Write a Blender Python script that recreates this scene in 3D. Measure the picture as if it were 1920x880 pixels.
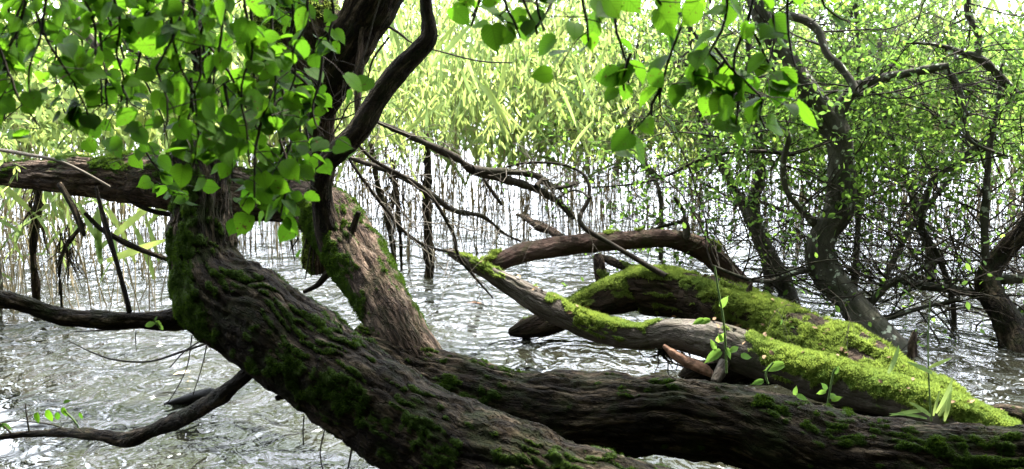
import bpy, math, random
import numpy as np
from math import radians, sin, cos, tan, pi
for o in list(bpy.data.objects): bpy.data.objects.remove(o)
SC = bpy.context.scene
COL = SC.collection
rng = np.random.default_rng(11)
random.seed(5)

# ------------------------------------------------------------ camera, light, exposure
F = 2060.0                    # focal length in photo pixels (1920 wide)
TILT = math.atan(340 / F)
H = 1.6
cd = bpy.data.cameras.new('camera'); cam = bpy.data.objects.new('camera', cd); COL.objects.link(cam)
cam.location = (0, 0, H); cam.rotation_euler = (pi / 2 - TILT, 0, 0)
cd.sensor_width = 36; cd.lens = 36 * F / 1920; cd.clip_start = 0.05; cd.clip_end = 2000
cd.dof.use_dof = True; cd.dof.focus_distance = 4.4; cd.dof.aperture_fstop = 5.0
SC.camera = cam
SUN_EL, SUN_AZ = radians(60), radians(36)        # azimuth from +Y (away from camera) towards +X
wd = bpy.data.worlds.new('World'); SC.world = wd; wd.use_nodes = True
nt = wd.node_tree; bg = nt.nodes['Background']
sky = nt.nodes.new('ShaderNodeTexSky'); sky.sky_type = 'NISHITA'; sky.sun_disc = False
sky.sun_elevation = SUN_EL; sky.sun_rotation = SUN_AZ; sky.dust_density = 3.0; sky.air_density = 1.0
hs = nt.nodes.new('ShaderNodeHueSaturation'); hs.inputs['Saturation'].default_value = 0.35; hs.inputs['Value'].default_value = 1.15
nt.links.new(sky.outputs[0], hs.inputs['Color'])
# thin white cloud sheets
tcw = nt.nodes.new('ShaderNodeTexCoord'); nz = nt.nodes.new('ShaderNodeTexNoise'); nz.inputs['Scale'].default_value = 2.2; nz.inputs['Detail'].default_value = 5
nt.links.new(tcw.outputs['Generated'], nz.inputs['Vector'])
rp = nt.nodes.new('ShaderNodeMapRange'); rp.inputs['From Min'].default_value = 0.25; rp.inputs['From Max'].default_value = 0.5
nt.links.new(nz.outputs['Fac'], rp.inputs['Value'])
mxw = nt.nodes.new('ShaderNodeMix'); mxw.data_type = 'RGBA'; mxw.inputs['B'].default_value = (13.5, 14.2, 15.2, 1)
# cloud brightness shaped: raised over the lake, dimmed behind to cut front fill
dt_ = nt.nodes.new('ShaderNodeVectorMath'); dt_.operation = 'DOT_PRODUCT'; dt_.inputs[1].default_value = (0.08, 0.94, 0.33); nt.links.new(tcw.outputs['Generated'], dt_.inputs[0])
mrw = nt.nodes.new('ShaderNodeMapRange'); mrw.inputs['From Min'].default_value = 0.0; mrw.inputs['From Max'].default_value = 0.72; mrw.interpolation_type = 'SMOOTHSTEP'; nt.links.new(dt_.outputs['Value'], mrw.inputs['Value'])
clw = nt.nodes.new('ShaderNodeMix'); clw.data_type = 'RGBA'; clw.inputs['A'].default_value = (2.0, 2.2, 2.6, 1); clw.inputs['B'].default_value = (15.5, 16.8, 18.8, 1); nt.links.new(mrw.outputs[0], clw.inputs['Factor']); nt.links.new(clw.outputs['Result'], mxw.inputs['B'])
nt.links.new(rp.outputs[0], mxw.inputs['Factor']); nt.links.new(hs.outputs[0], mxw.inputs['A'])
nt.links.new(mxw.outputs['Result'], bg.inputs['Color']); bg.inputs['Strength'].default_value = 0.14
sl = bpy.data.lights.new('sun', 'SUN'); sl.energy = 5.0; sl.angle = radians(2.5); sl.color = (1, 0.955, 0.86)
sun = bpy.data.objects.new('sun', sl); COL.objects.link(sun)
from mathutils import Vector
sd = Vector((sin(SUN_AZ) * cos(SUN_EL), cos(SUN_AZ) * cos(SUN_EL), sin(SUN_EL)))
sun.rotation_euler = sd.to_track_quat('Z', 'Y').to_euler(); sun.location = (3, 8, 12)
vs = SC.view_settings
vs.view_transform = 'Standard'; vs.look = 'None'; vs.gamma = 1.0; vs.use_curve_mapping = False; vs.exposure = 2.45
cy = SC.cycles
cy.max_bounces = 6; cy.diffuse_bounces = 3; cy.glossy_bounces = 3; cy.transmission_bounces = 4; cy.transparent_max_bounces = 4
cy.caustics_reflective = False; cy.caustics_refractive = False; cy.use_denoising = True

# ------------------------------------------------------------ helpers
FWD = np.array((0, cos(TILT), -sin(TILT))); UPV = np.array((0, sin(TILT), cos(TILT))); RT = np.array((1.0, 0, 0)); CAMP = np.array((0, 0, H))
def P(px, py, d):
    return CAMP + d * (FWD + (px - 960) / F * RT + (440 - py) / F * UPV)
def dwater(py, z=0.0):
    u = (440 - py) / F
    return (H - z) / (sin(TILT) - u * cos(TILT))
def PW(px, py): return P(px, py, dwater(py))

def hsh(i, j, k):
    h = (i.astype(np.int64) * 374761393 + j.astype(np.int64) * 668265263 + k.astype(np.int64) * 2147483647) & 0xffffffff
    h = ((h ^ (h >> 13)) * 1274126177) & 0xffffffff
    h = ((h ^ (h >> 16)) * 2246822519) & 0xffffffff
    return ((h ^ (h >> 15)) & 0xffff) / 32767.5 - 1.0
def vn(p):
    p = np.asarray(p, float); f = np.floor(p); t = p - f; t = t * t * (3 - 2 * t); i = f.astype(np.int64)
    r = 0
    for a in (0, 1):
        for b in (0, 1):
            for c in (0, 1):
                w = (t[:, 0] if a else 1 - t[:, 0]) * (t[:, 1] if b else 1 - t[:, 1]) * (t[:, 2] if c else 1 - t[:, 2])
                r = r + w * hsh(i[:, 0] + a, i[:, 1] + b, i[:, 2] + c)
    return r
def fbm(p, n=3):
    p = np.asarray(p, float); s = 0; a = 1.0; tot = 0
    for k in range(n):
        s = s + a * vn(p * 2 ** k + 17.3 * k); tot += a; a *= 0.5
    return s / tot
def sstep(a, b, x): t = np.clip((x - a) / (b - a), 0, 1); return t * t * (3 - 2 * t)
def nrmz(v): return v / np.maximum(np.linalg.norm(v, axis=-1, keepdims=True), 1e-9)

def smooth(pts, step):
    """Catmull-Rom through rows (x,y,z,r,...) resampled about every STEP metres"""
    A = np.asarray(pts, float)
    if len(A) < 3:
        n = max(2, int(np.linalg.norm(A[-1, :3] - A[0, :3]) / step) + 1)
        t = np.linspace(0, 1, n)[:, None]; return A[0] * (1 - t) + A[-1] * t
    E = np.vstack([2 * A[0] - A[1], A, 2 * A[-1] - A[-2]]); out = []
    for i in range(1, len(E) - 2):
        n = max(2, int(np.linalg.norm(E[i + 1, :3] - E[i, :3]) / step) + 1)
        t = np.linspace(0, 1, n, endpoint=False)[:, None]
        p0, p1, p2, p3 = E[i - 1], E[i], E[i + 1], E[i + 2]
        out.append(0.5 * (2 * p1 + (p2 - p0) * t + (2 * p0 - 5 * p1 + 4 * p2 - p3) * t * t + (3 * p1 - p0 - 3 * p2 + p3) * t ** 3))
    out.append(E[-2][None]); O = np.vstack(out); O[:, 3] = np.maximum(O[:, 3], 0.0006)
    return O
def path(pts, d0, d1=None):
    """pixels (px,py,w) with the depth running d0..d1 -> rows (x,y,z,r)"""
    d1 = d0 if d1 is None else d1
    a = np.array([p[:2] for p in pts], float); L = np.r_[0, np.cumsum(np.linalg.norm(np.diff(a, axis=0), axis=1))]; L /= L[-1]
    out = []
    for p, l in zip(pts, L):
        d = p[3] if len(p) > 3 else d0 + (d1 - d0) * l
        out.append((*P(p[0], p[1], d), p[2] * 0.5 * d / F))
    return out

def mk(name, V, LV, LT, mat, parent=None, attrs=None, smoothf=True):
    me = bpy.data.meshes.new(name)
    V = np.asarray(V, np.float32); LV = np.asarray(LV, np.int32).ravel(); LT = np.asarray(LT, np.int32)
    me.vertices.add(len(V)); me.vertices.foreach_set('co', V.ravel())
    me.loops.add(len(LV)); me.loops.foreach_set('vertex_index', LV)
    me.polygons.add(len(LT)); me.polygons.foreach_set('loop_start', np.r_[0, np.cumsum(LT)[:-1]].astype(np.int32)); me.polygons.foreach_set('loop_total', LT)
    me.polygons.foreach_set('use_smooth', np.full(len(LT), smoothf, bool))
    for k, (ty, val) in (attrs or {}).items():
        at = me.attributes.new(k, ty, 'POINT'); at.data.foreach_set('vector' if ty == 'FLOAT_VECTOR' else 'value', np.asarray(val, np.float32).ravel())
    me.update(calc_edges=True)
    me.materials.append(mat)
    o = bpy.data.objects.new(name, me); COL.objects.link(o)
    if parent is not None: setp(o, parent)
    return o
def setp(o, parent):
    o.parent = parent; w = parent
    m = Vector((0, 0, 0))
    while w is not None: m += w.location; w = w.parent
    o.matrix_parent_inverse.identity(); o.location = -m if parent.type == 'EMPTY' else (0, 0, 0)
    if parent.type != 'EMPTY': o.location = (0, 0, 0)
LABELS = set()
def tag(o, label, cat, group=None):
    o['label'] = label; o['category'] = cat
    if group: o['group'] = group
    return o
def thing(name, label, cat, loc, group=None):
    o = bpy.data.objects.new(name, None); COL.objects.link(o); o.location = tuple(float(v) for v in loc); o.empty_display_size = 0.1
    return tag(o, label, cat, group)

def frames(C):
    T = nrmz(np.gradient(C, axis=0)); n = len(C); N = np.zeros_like(C)
    v = np.cross(T[0], (0.31, 0.2, 0.93)); v /= np.linalg.norm(v)
    for i in range(n):
        v = v - T[i] * v.dot(T[i]); v /= np.linalg.norm(v); N[i] = v
    return T, N, np.cross(T, N)
def quads(nr, ns):
    i = np.arange(nr - 1)[:, None]; j = np.arange(ns)[None]
    a = i * ns + j; b = i * ns + (j + 1) % ns
    return np.stack([a, b, b + ns, a + ns], -1).reshape(-1, 4)

BARKS = {}
def tube(name, pts, mat, parent=None, segs=48, step=0.02, lump=0.08, amp=0.006, cells=22.0, moss=None, seed=0.0, flute=0.0, capn=True):
    """one continuous, bark-furrowed limb; returns the object and its surface data for the moss"""
    O = smooth(pts, step); C = O[:, :3].copy(); R = O[:, 3].copy()
    T, N, B = frames(C); n = len(C)
    s = np.r_[0, np.cumsum(np.linalg.norm(np.diff(C, axis=0), axis=1))]
    th = np.linspace(0, 2 * pi, segs, endpoint=False)
    ct, st = np.cos(th)[None, :, None], np.sin(th)[None, :, None]
    dirs = N[:, None] * ct + B[:, None] * st
    R0 = max(0.02, float(np.median(R)))
    bk = np.stack([np.broadcast_to(np.cos(th) * R0, (n, segs)), np.broadcast_to(np.sin(th) * R0, (n, segs)), np.broadcast_to(s[:, None], (n, segs))], -1).reshape(-1, 3) + seed
    low = fbm(bk * np.array([3.2, 3.2, 2.6]) / max(R0 * 6, .25) + 3, 2).reshape(n, segs)
    rad = R[:, None] * (1 + lump * 2 * low)
    if flute: rad = rad * (1 + flute * (fbm(bk * np.array([1.0 / R0 * 1.3, 1.0 / R0 * 1.3, 1.1]), 2).reshape(n, segs)))
    if amp:
        w = bk + 0.012 * np.stack([vn(bk * 14), vn(bk * 14 + 9), vn(bk * 14 + 21)], -1)
        w = w + .05 * np.stack([vn(bk * 5 + 3) * .6, vn(bk * 5 + 33) * .6, vn(bk * 6 + 60)], -1)
        c1 = vn(w * np.array([cells * 1.25, cells * 1.25, cells * .15])); c2 = vn(w * np.array([cells * 2.3, cells * 2.3, cells * .42]) + 40); hv = .35 + .65 * sstep(-.5, .5, vn(bk * 4 + 70))
        crack = -hv * np.exp(-(c1 / .24) ** 2) - .45 * np.exp(-(c2 / .25) ** 2) + .5 * vn(bk * np.array([9, 9, 12.]) ) + .25 * fbm(bk * 70, 2)
        rad = rad + amp * crack.reshape(n, segs)
    V = (C[:, None] + dirs * rad[..., None]).reshape(-1, 3)
    Q = quads(n, segs)
    G = V.reshape(n, segs, 3)
    ds = np.gradient(G, axis=0); dt = np.roll(G, -1, 1) - np.roll(G, 1, 1)
    NN = nrmz(np.cross(dt, ds)).reshape(-1, 3)
    sgn = np.sign((NN * dirs.reshape(-1, 3)).sum(1)); NN *= sgn[:, None]
    fr = np.broadcast_to((s / s[-1])[:, None], (n, segs)).ravel()
    mv = np.zeros(len(V)) if moss is None else moss(NN, V, bk, fr, dirs.reshape(-1, 3))
    if moss is not None: V = V + NN * (mv * 0.007 * (1 + .8 * vn(bk * 60)))[:, None]
    # rough broken caps
    V2 = [V]; LV = [Q.ravel()]; LT = [np.full(len(Q), 4)]; k = len(V); bk2 = [bk]; mv2 = [mv]
    for e, (idx, sg) in enumerate(((0, -1), (n - 1, 1))):
        c = C[idx] + T[idx] * sg * R[idx] * (.35 if capn else 0.02)
        ring = idx * segs + np.arange(segs); nx = np.roll(ring, -1)
        V2.append(c[None]); bk2.append(bk[idx * segs][None] * [0, 0, 1]); mv2.append([0.0])
        tri = np.stack([ring, nx, np.full(segs, k)], -1) if sg > 0 else np.stack([nx, ring, np.full(segs, k)], -1)
        LV.append(tri.ravel()); LT.append(np.full(segs, 3)); k += 1
    o = mk(name, np.vstack(V2), np.concatenate(LV), np.concatenate(LT), mat, parent, {'bk': ('FLOAT_VECTOR', np.vstack(bk2)), 'moss': ('FLOAT', np.concatenate(mv2))})
    return o, dict(V=V, N=NN, m=mv, Q=Q, C=C, R=R, T=T)
def tufts(name, S, mat, parent, count, hgt=0.014, wid=0.005, thr=0.35, droop=0.5):
    """moss as many fine tapering blades standing on the mossy skin"""
    V, N, m, Q = S['V'], S['N'], S['m'], S['Q']
    a = V[Q[:, 0]]; b = V[Q[:, 1]]; c = V[Q[:, 3]]
    ar = np.linalg.norm(np.cross(b - a, c - a), axis=1); w = ar * np.clip(m[Q].mean(1) - thr, 0, 1); 
    if w.sum() <= 0: return None
    f = rng.choice(len(Q), count, p=w / w.sum()); u, v = rng.random(count)[:, None], rng.random(count)[:, None]
    p = a[f] + (b[f] - a[f]) * u + (c[f] - a[f]) * v
    nn = N[Q[f, 0]]
    clump = (vn(p * 38) * .5 + .5)[:, None]
    d = nrmz(nn + rng.normal(0, .55, (count, 3)) + np.array([0, 0, -droop]) * (1 - np.abs(nn[:, 2:3])) )
    h = hgt * (.4 + .9 * rng.random((count, 1))) * (.45 + clump)
    sd_ = nrmz(np.cross(d, rng.normal(0, 1, (count, 3)))) * wid * .5
    p0 = p - nn * .002
    VV = np.stack([p0 - sd_, p0 + sd_, p0 + d * h], 1).reshape(-1, 3)
    tint = np.repeat(np.clip(rng.random(count) * .4 + .45 * clump[:, 0] + .45 * fbm(p * 7 + 3, 3), 0, 1), 3)
    return mk(name, VV, np.arange(3 * count), np.full(count, 3), mat, parent, {'tint': ('FLOAT', tint)}, False)

def polytubes(name, L, mat, parent=None, sides=5):
    """many thin stems of one plant: list of rows arrays (x,y,z,r)"""
    VV, FF, BB = [], [], []; k = 0
    for A in L:
        A = np.asarray(A, float); C = A[:, :3]; R = A[:, 3]; n = len(C)
        if n < 2: continue
        T = nrmz(np.gradient(C, axis=0)); ref = np.array((.17, .3, .94)) if abs(T[0, 2]) < .85 else np.array((.9, .4, .1))
        N = nrmz(np.cross(T, ref)); B = np.cross(T, N); th = np.arange(sides) * 2 * pi / sides
        V = C[:, None] + R[:, None, None] * (N[:, None] * np.cos(th)[None, :, None] + B[:, None] * np.sin(th)[None, :, None])
        VV.append(V.reshape(-1, 3)); FF.append(quads(n, sides) + k); k += n * sides
        BB.append(V.reshape(-1, 3))
    if not VV: return None
    V = np.vstack(VV); Q = np.vstack(FF)
    return mk(name, V, Q, np.full(len(Q), 4), mat, parent, {'bk': ('FLOAT_VECTOR', V), 'moss': ('FLOAT', np.zeros(len(V)))})

def leaf_template(kind):
    if kind == 'lime':      # heart-round blade with a drawn-out tip and toothed edge
        ts = np.concatenate([[-.03, .04], np.linspace(.12, 1.0, 14), [1.13]])
        ws = np.interp(ts, [-.03, .04, .12, .25, .4, .55, .7, .82, .92, 1.0, 1.13], [.14, .32, .42, .48, .49, .45, .36, .25, .13, .05, 0])
        ws = ws * np.where(np.arange(len(ts)) % 2, 1.045, .955)
    elif kind == 'oval':
        ts = np.array([0, .2, .5, .8, 1.0]); ws = np.array([.02, .2, .28, .17, 0])
    elif kind == 'willow':
        ts = np.array([0, .25, .6, 1.0]); ws = np.array([.01, .085, .075, 0])
    elif kind == 'blade':
        ts = np.array([0, .2, .45, .7, .88, 1.0]); ws = np.array([.02, .032, .036, .028, .016, 0])
    V = []
    bend = {'lime': -.16, 'oval': -.1, 'willow': -.14, 'blade': -.42}[kind]; fold = {'lime': .22, 'oval': .25, 'willow': .3, 'blade': .3}[kind]
    for t, w in zip(ts, ws):
        z = bend * max(t, 0) ** 2
        V += [(t, 0, z), (t + (-.06 if (kind == 'lime' and t < .1) else 0), w, z + fold * w * (1 - .7 * t)), (t + (-.06 if (kind == 'lime' and t < .1) else 0), -w, z + fold * w * (1 - .7 * t))]
    Fc = []
    for i in range(len(ts) - 1):
        a = 3 * i; b = a + 3
        Fc += [(a, b, b + 1, a + 1), (a, a + 2, b + 2, b)]
    return np.array(V), np.array(Fc)
TPL = {k: leaf_template(k) for k in ('lime', 'oval', 'willow', 'blade')}
def leaves(name, kind, pos, dr, nr, size, mat, parent=None, tint=None, wide=1.0):
    TV, TF = TPL[kind]; pos = np.asarray(pos, float); N = len(pos)
    if N == 0: return None
    X = nrmz(np.asarray(dr, float)); Y = nrmz(np.cross(np.asarray(nr, float), X)); Z = np.cross(X, Y); size = np.asarray(size, float)
    size = np.broadcast_to(size, (N,))
    cur = rng.uniform(.2, 1.9, N)[:, None, None]; tw = rng.normal(0, .12, N)[:, None, None]
    x, y, z = TV[None, :, 0:1], TV[None, :, 1:2] * wide, TV[None, :, 2:3] * cur
    z = z + y * x * tw * 3
    V = pos[:, None] + size[:, None, None] * (X[:, None] * x + Y[:, None] * y + Z[:, None] * z)
    FA = (TF[None] + (np.arange(N) * len(TV))[:, None, None]).reshape(-1, 4)
    tint = rng.random(N) if tint is None else tint
    luv = np.broadcast_to(TV[None, :, :2], (N, len(TV), 2)); luv = np.concatenate([luv, np.zeros((N, len(TV), 1))], -1).reshape(-1, 3)
    return mk(name, V.reshape(-1, 3), FA, np.full(len(FA), 4), mat, parent, {'tint': ('FLOAT', np.repeat(tint, len(TV))), 'luv': ('FLOAT_VECTOR', luv)})

def walk(p, d, L, n, wob, grav=0.0, r0=.004, r1=.001):
    p = np.array(p, float); d = np.array(d, float); d /= np.linalg.norm(d); out = [(*p, r0)]; st = L / n
    for i in range(n):
        d = d + rng.normal(0, wob, 3) + np.array((0, 0, grav)); d /= np.linalg.norm(d); p = p + d * st
        out.append((*p, r0 + (r1 - r0) * (i + 1) / n))
    return np.array(out)
def bush(p, d, L, r, gen, out, anc, wob=.16, kids=(4, 6), grav=0.0, maxgen=3, spread=1.0, ratio=.55):
    A = walk(p, d, L, max(5, int(L / .09)), wob, grav, r, r * .35); out.append(A)
    if gen >= maxgen - 1: anc.append(A)
    if gen >= maxgen: return
    for k in range(random.randint(*kids)):
        i = random.randint(int(len(A) * .25), len(A) - 1)
        q = A[i, :3]; t = A[i, :3] - A[max(i - 1, 0), :3]; t = t / (np.linalg.norm(t) + 1e-9)
        nd = t + spread * rng.normal(0, .65, 3)
        bush(q, nd, L * ratio * random.uniform(.7, 1.25), max(A[i, 3] * .62, .0013), gen + 1, out, anc, wob, kids, grav, maxgen, spread, ratio)
def along(anc, per_m, jit=.01, start=0.0):
    """points and tangents spaced along polylines"""
    ps, ds = [], []
    for A in anc:
        C = A[:, :3]; seg = np.linalg.norm(np.diff(C, axis=0), axis=1); n = max(1, int(seg.sum() * per_m))
        s = np.r_[0, np.cumsum(seg)]; q = rng.uniform(s[-1] * start, s[-1], n)
        idx = np.clip(np.searchsorted(s, q) - 1, 0, len(seg) - 1); t = ((q - s[idx]) / np.maximum(seg[idx], 1e-9))[:, None]
        ps.append(C[idx] * (1 - t) + C[idx + 1] * t + rng.normal(0, jit, (n, 3))); ds.append(nrmz(C[idx + 1] - C[idx]))
    return np.vstack(ps), np.vstack(ds)

# ------------------------------------------------------------ materials
def M(name):
    m = bpy.data.materials.new(name); m.use_nodes = True; t = m.node_tree
    return m, t, t.nodes['Principled BSDF'], t.nodes['Material Output']
def attr(t, n):
    a = t.nodes.new('ShaderNodeAttribute'); a.attribute_name = n; return a
def noise(t, vec, scale, detail=4, rough=.6, dist=0.0, mscale=None):
    if mscale:
        mp = t.nodes.new('ShaderNodeMapping'); mp.inputs['Scale'].default_value = mscale; t.links.new(vec, mp.inputs['Vector']); vec = mp.outputs[0]
    n = t.nodes.new('ShaderNodeTexNoise'); n.inputs['Scale'].default_value = scale; n.inputs['Detail'].default_value = detail
    n.inputs['Roughness'].default_value = rough; n.inputs['Distortion'].default_value = dist; t.links.new(vec, n.inputs['Vector']); return n.outputs['Fac']
def ramp(t, fac, stops):
    r = t.nodes.new('ShaderNodeValToRGB'); e = r.color_ramp.elements
    while len(e) < len(stops): e.new(.5)
    for x, (p, c) in zip(e, stops): x.position = p; x.color = (*c, 1)
    t.links.new(fac, r.inputs[0]); return r.outputs[0]
def mix(t, fac, a, b, mode='MIX'):
    m = t.nodes.new('ShaderNodeMix'); m.data_type = 'RGBA'; m.blend_type = mode
    for s, v in (('Factor', fac), ('A', a), ('B', b)):
        if isinstance(v, (int, float)): m.inputs[s].default_value = v
        elif isinstance(v, tuple): m.inputs[s].default_value = (*v, 1)
        else: t.links.new(v, m.inputs[s])
    return m.outputs['Result']
def math_(t, op, a, b=None):
    m = t.nodes.new('ShaderNodeMath'); m.operation = op
    for i, v in enumerate((a, b)):
        if v is None: continue
        if isinstance(v, (int, float)): m.inputs[i].default_value = v
        else: t.links.new(v, m.inputs[i])
    return m.outputs[0]
def bump(t, h, strength, dist, nrm=None):
    b = t.nodes.new('ShaderNodeBump'); b.inputs['Strength'].default_value = strength; b.inputs['Distance'].default_value = dist
    t.links.new(h, b.inputs['Height'])
    if nrm is not None: t.links.new(nrm, b.inputs['Normal'])
    return b.outputs[0]
def bark_mat(name, dark, mid, light, moss_a=(.008, .016, .003), moss_b=(.04, .065, .009), cells=30.0, bs=.9, smoothness=0.0, algae=.6, lichen=0.0, spec=.09):
    m, t, b, o = M(name); bk = attr(t, 'bk').outputs['Vector']
    base = noise(t, bk, cells, 6, .65, .4, (1, 1, .2)); fine = noise(t, bk, cells * 5, 5, .7, .2, (1, 1, .35)); big = noise(t, bk, 5, 3, .6)
    wv = t.nodes.new('ShaderNodeTexNoise'); wv.inputs['Scale'].default_value = 13; wv.inputs['Detail'].default_value = 4; t.links.new(bk, wv.inputs['Vector'])
    ad = t.nodes.new('ShaderNodeVectorMath'); ad.operation = 'MULTIPLY_ADD'; ad.inputs[1].default_value = (.05, .05, .16); t.links.new(wv.outputs['Color'], ad.inputs[0]); t.links.new(bk, ad.inputs[2])
    r1 = noise(t, ad.outputs[0], cells * 1.1, 3, .55, 0, (1, 1, .19)); r2 = noise(t, ad.outputs[0], cells * 2.6, 3, .6, 0, (1, 1, .34))
    def ridge(x, w):
        q = t.nodes.new('ShaderNodeMapRange'); q.inputs['From Max'].default_value = w; q.interpolation_type = 'SMOOTHSTEP'
        t.links.new(math_(t, 'ABSOLUTE', math_(t, 'SUBTRACT', x, .5)), q.inputs['Value']); return q.outputs[0]
    cr = math_(t, 'MULTIPLY', ridge(r1, .07), math_(t, 'ADD', math_(t, 'MULTIPLY', ridge(r2, .06), .55), .45))
    class _C: outputs = [cr]
    crack = _C
    hgt = math_(t, 'ADD', math_(t, 'MULTIPLY', crack.outputs[0], .6 * (1 - smoothness)), math_(t, 'ADD', math_(t, 'MULTIPLY', base, .7), math_(t, 'MULTIPLY', fine, .35)))
    col = ramp(t, base, [(.3, dark), (.52, mid), (.72, light)])
    col = mix(t, math_(t, 'MULTIPLY', big, .5), col, mid)
    col = mix(t, math_(t, 'MULTIPLY', math_(t, 'SUBTRACT', 1.0, crack.outputs[0]), .75 * (1 - smoothness)), col, tuple(c * .35 for c in dark))
    if lichen:
        ln = noise(t, bk, 24, 3, .5); lm = t.nodes.new('ShaderNodeMapRange'); lm.inputs['From Min'].default_value = .62; lm.inputs['From Max'].default_value = .66; t.links.new(ln, lm.inputs['Value'])
        col = mix(t, math_(t, 'MULTIPLY', lm.outputs[0], lichen), col, (.38, .42, .33))
    alg = noise(t, bk, 7, 5, .7, .6); am = t.nodes.new('ShaderNodeMapRange'); am.inputs['From Min'].default_value = .48; am.inputs['From Max'].default_value = .66; t.links.new(alg, am.inputs['Value'])
    col = mix(t, math_(t, 'MULTIPLY', am.outputs[0], algae), col, (.016, .024, .005))
    mo = attr(t, 'moss').outputs['Fac']; mn = noise(t, bk, 90, 4, .7)
    mcol = mix(t, mn, moss_a, moss_b)
    mm = t.nodes.new('ShaderNodeMapRange'); mm.inputs['From Min'].default_value = .25; mm.inputs['From Max'].default_value = .6; t.links.new(math_(t, 'ADD', mo, math_(t, 'MULTIPLY', math_(t, 'SUBTRACT', mn, .5), .6)), mm.inputs['Value'])
    col = mix(t, mm.outputs[0], col, mcol)
    t.links.new(col, b.inputs['Base Color']); b.inputs['Roughness'].default_value = .92 - .15 * smoothness; b.inputs['Specular IOR Level'].default_value = spec
    t.links.new(bump(t, hgt, bs, .018), b.inputs['Normal'])
    return m
def leaf_mat(name, dark, light, trans, tfac=.5, veins=True, rough=.42):
    m, t, b, o = M(name); ti = attr(t, 'tint').outputs['Fac']
    col = mix(t, ti, dark, light); tr = t.nodes.new('ShaderNodeBsdfTranslucent'); tcol = mix(t, ti, trans, (min(1, trans[0] * 2.0), min(1, trans[1] * 1.7), trans[2] * 1.3))
    if veins:
        uv = attr(t, 'luv').outputs['Vector']; sp = t.nodes.new('ShaderNodeSeparateXYZ'); t.links.new(uv, sp.inputs[0])
        ay = math_(t, 'ABSOLUTE', sp.outputs[1]); ph = math_(t, 'SUBTRACT', math_(t, 'MULTIPLY', sp.outputs[0], 7.5), math_(t, 'MULTIPLY', ay, 6.5))
        fr = math_(t, 'ABSOLUTE', math_(t, 'SUBTRACT', math_(t, 'FRACT', ph), .5))
        v1 = t.nodes.new('ShaderNodeMapRange'); v1.inputs['From Min'].default_value = .05; v1.inputs['From Max'].default_value = .13; t.links.new(fr, v1.inputs['Value'])
        v2 = t.nodes.new('ShaderNodeMapRange'); v2.inputs['From Min'].default_value = .008; v2.inputs['From Max'].default_value = .03; t.links.new(ay, v2.inputs['Value'])
        vv = math_(t, 'MINIMUM', v1.outputs[0], v2.outputs[0])
        tcol = mix(t, math_(t, 'MULTIPLY', math_(t, 'SUBTRACT', 1.0, vv), .4), tcol, tuple(c * .35 for c in trans))
        t.links.new(bump(t, vv, .5, .002), b.inputs['Normal'])
    g = t.nodes.new('ShaderNodeNewGeometry'); 
    sn = noise(t, g.outputs['Position'], 60, 3, .6); col = mix(t, math_(t, 'MULTIPLY', sn, .5), col, dark)
    sp_ = noise(t, g.outputs['Position'], 130, 2, .5); sm = t.nodes.new('ShaderNodeMapRange'); sm.inputs['From Min'].default_value = .66; sm.inputs['From Max'].default_value = .7; t.links.new(sp_, sm.inputs['Value'])
    if veins: col = mix(t, sm.outputs[0], col, (.06, .035, .012)); tcol = mix(t, sm.outputs[0], tcol, (.05, .03, .01))
    t.links.new(col, b.inputs['Base Color']); b.inputs['Roughness'].default_value = rough + .15; b.inputs['Specular IOR Level'].default_value = .4; b.inputs['IOR'].default_value = 1.12
    t.links.new(tcol, tr.inputs['Color']); ms = t.nodes.new('ShaderNodeMixShader'); ms.inputs[0].default_value = tfac
    t.links.new(b.outputs[0], ms.inputs[1]); t.links.new(tr.outputs[0], ms.inputs[2]); t.links.new(ms.outputs[0], o.inputs['Surface'])
    return m
def plain(name, c0, c1, scale=20, rough=.8, bs=.4, spec=.2):
    m, t, b, o = M(name); tc = t.nodes.new('ShaderNodeTexCoord'); n = noise(t, tc.outputs['Object'], scale, 5, .65)
    t.links.new(ramp(t, n, [(.3, c0), (.7, c1)]), b.inputs['Base Color']); b.inputs['Roughness'].default_value = rough; b.inputs['Specular IOR Level'].default_value = spec
    t.links.new(bump(t, n, bs, .01), b.inputs['Normal']); return m
def tuft_mat(name, a, b_, tr_, tf=.35):
    return leaf_mat(name, a, b_, tr_, tf, veins=False, rough=.8)

BK_dark = bark_mat('willow_bark', (.0045, .003, .0018), (.021, .0145, .0085), (.2, .15, .10), cells=26)
BK_rose = bark_mat('weathered_bark', (.014, .010, .008), (.085, .058, .042), (.36, .27, .205), cells=26)
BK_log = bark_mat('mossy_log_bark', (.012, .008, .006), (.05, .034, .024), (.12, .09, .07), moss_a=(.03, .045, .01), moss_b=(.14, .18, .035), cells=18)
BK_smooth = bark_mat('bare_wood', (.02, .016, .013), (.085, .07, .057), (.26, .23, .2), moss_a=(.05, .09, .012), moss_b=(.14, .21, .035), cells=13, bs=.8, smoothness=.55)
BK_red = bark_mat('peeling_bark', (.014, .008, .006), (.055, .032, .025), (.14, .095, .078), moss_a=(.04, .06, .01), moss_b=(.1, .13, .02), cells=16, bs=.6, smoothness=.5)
BK_tree = bark_mat('sallow_bark', (.018, .016, .013), (.065, .06, .048), (.14, .13, .105), cells=22, bs=.4, smoothness=.7, lichen=.9)
BK_twig = bark_mat('twig_bark', (.01, .008, .006), (.026, .02, .015), (.05, .04, .03), cells=40, bs=.2, smoothness=1)
BK_tgrey = bark_mat('grey_twig_bark', (.06, .05, .04), (.13, .11, .09), (.2, .18, .15), cells=40, bs=.2, smoothness=1)
LF_lime = leaf_mat('lime_leaf', (.005, .018, .002), (.034, .08, .008), (.06, .165, .008), .5)
LF_willow = leaf_mat('willow_leaf', (.06, .11, .03), (.10, .15, .045), (.31, .42, .14), .53, veins=False, rough=.5)
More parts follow.
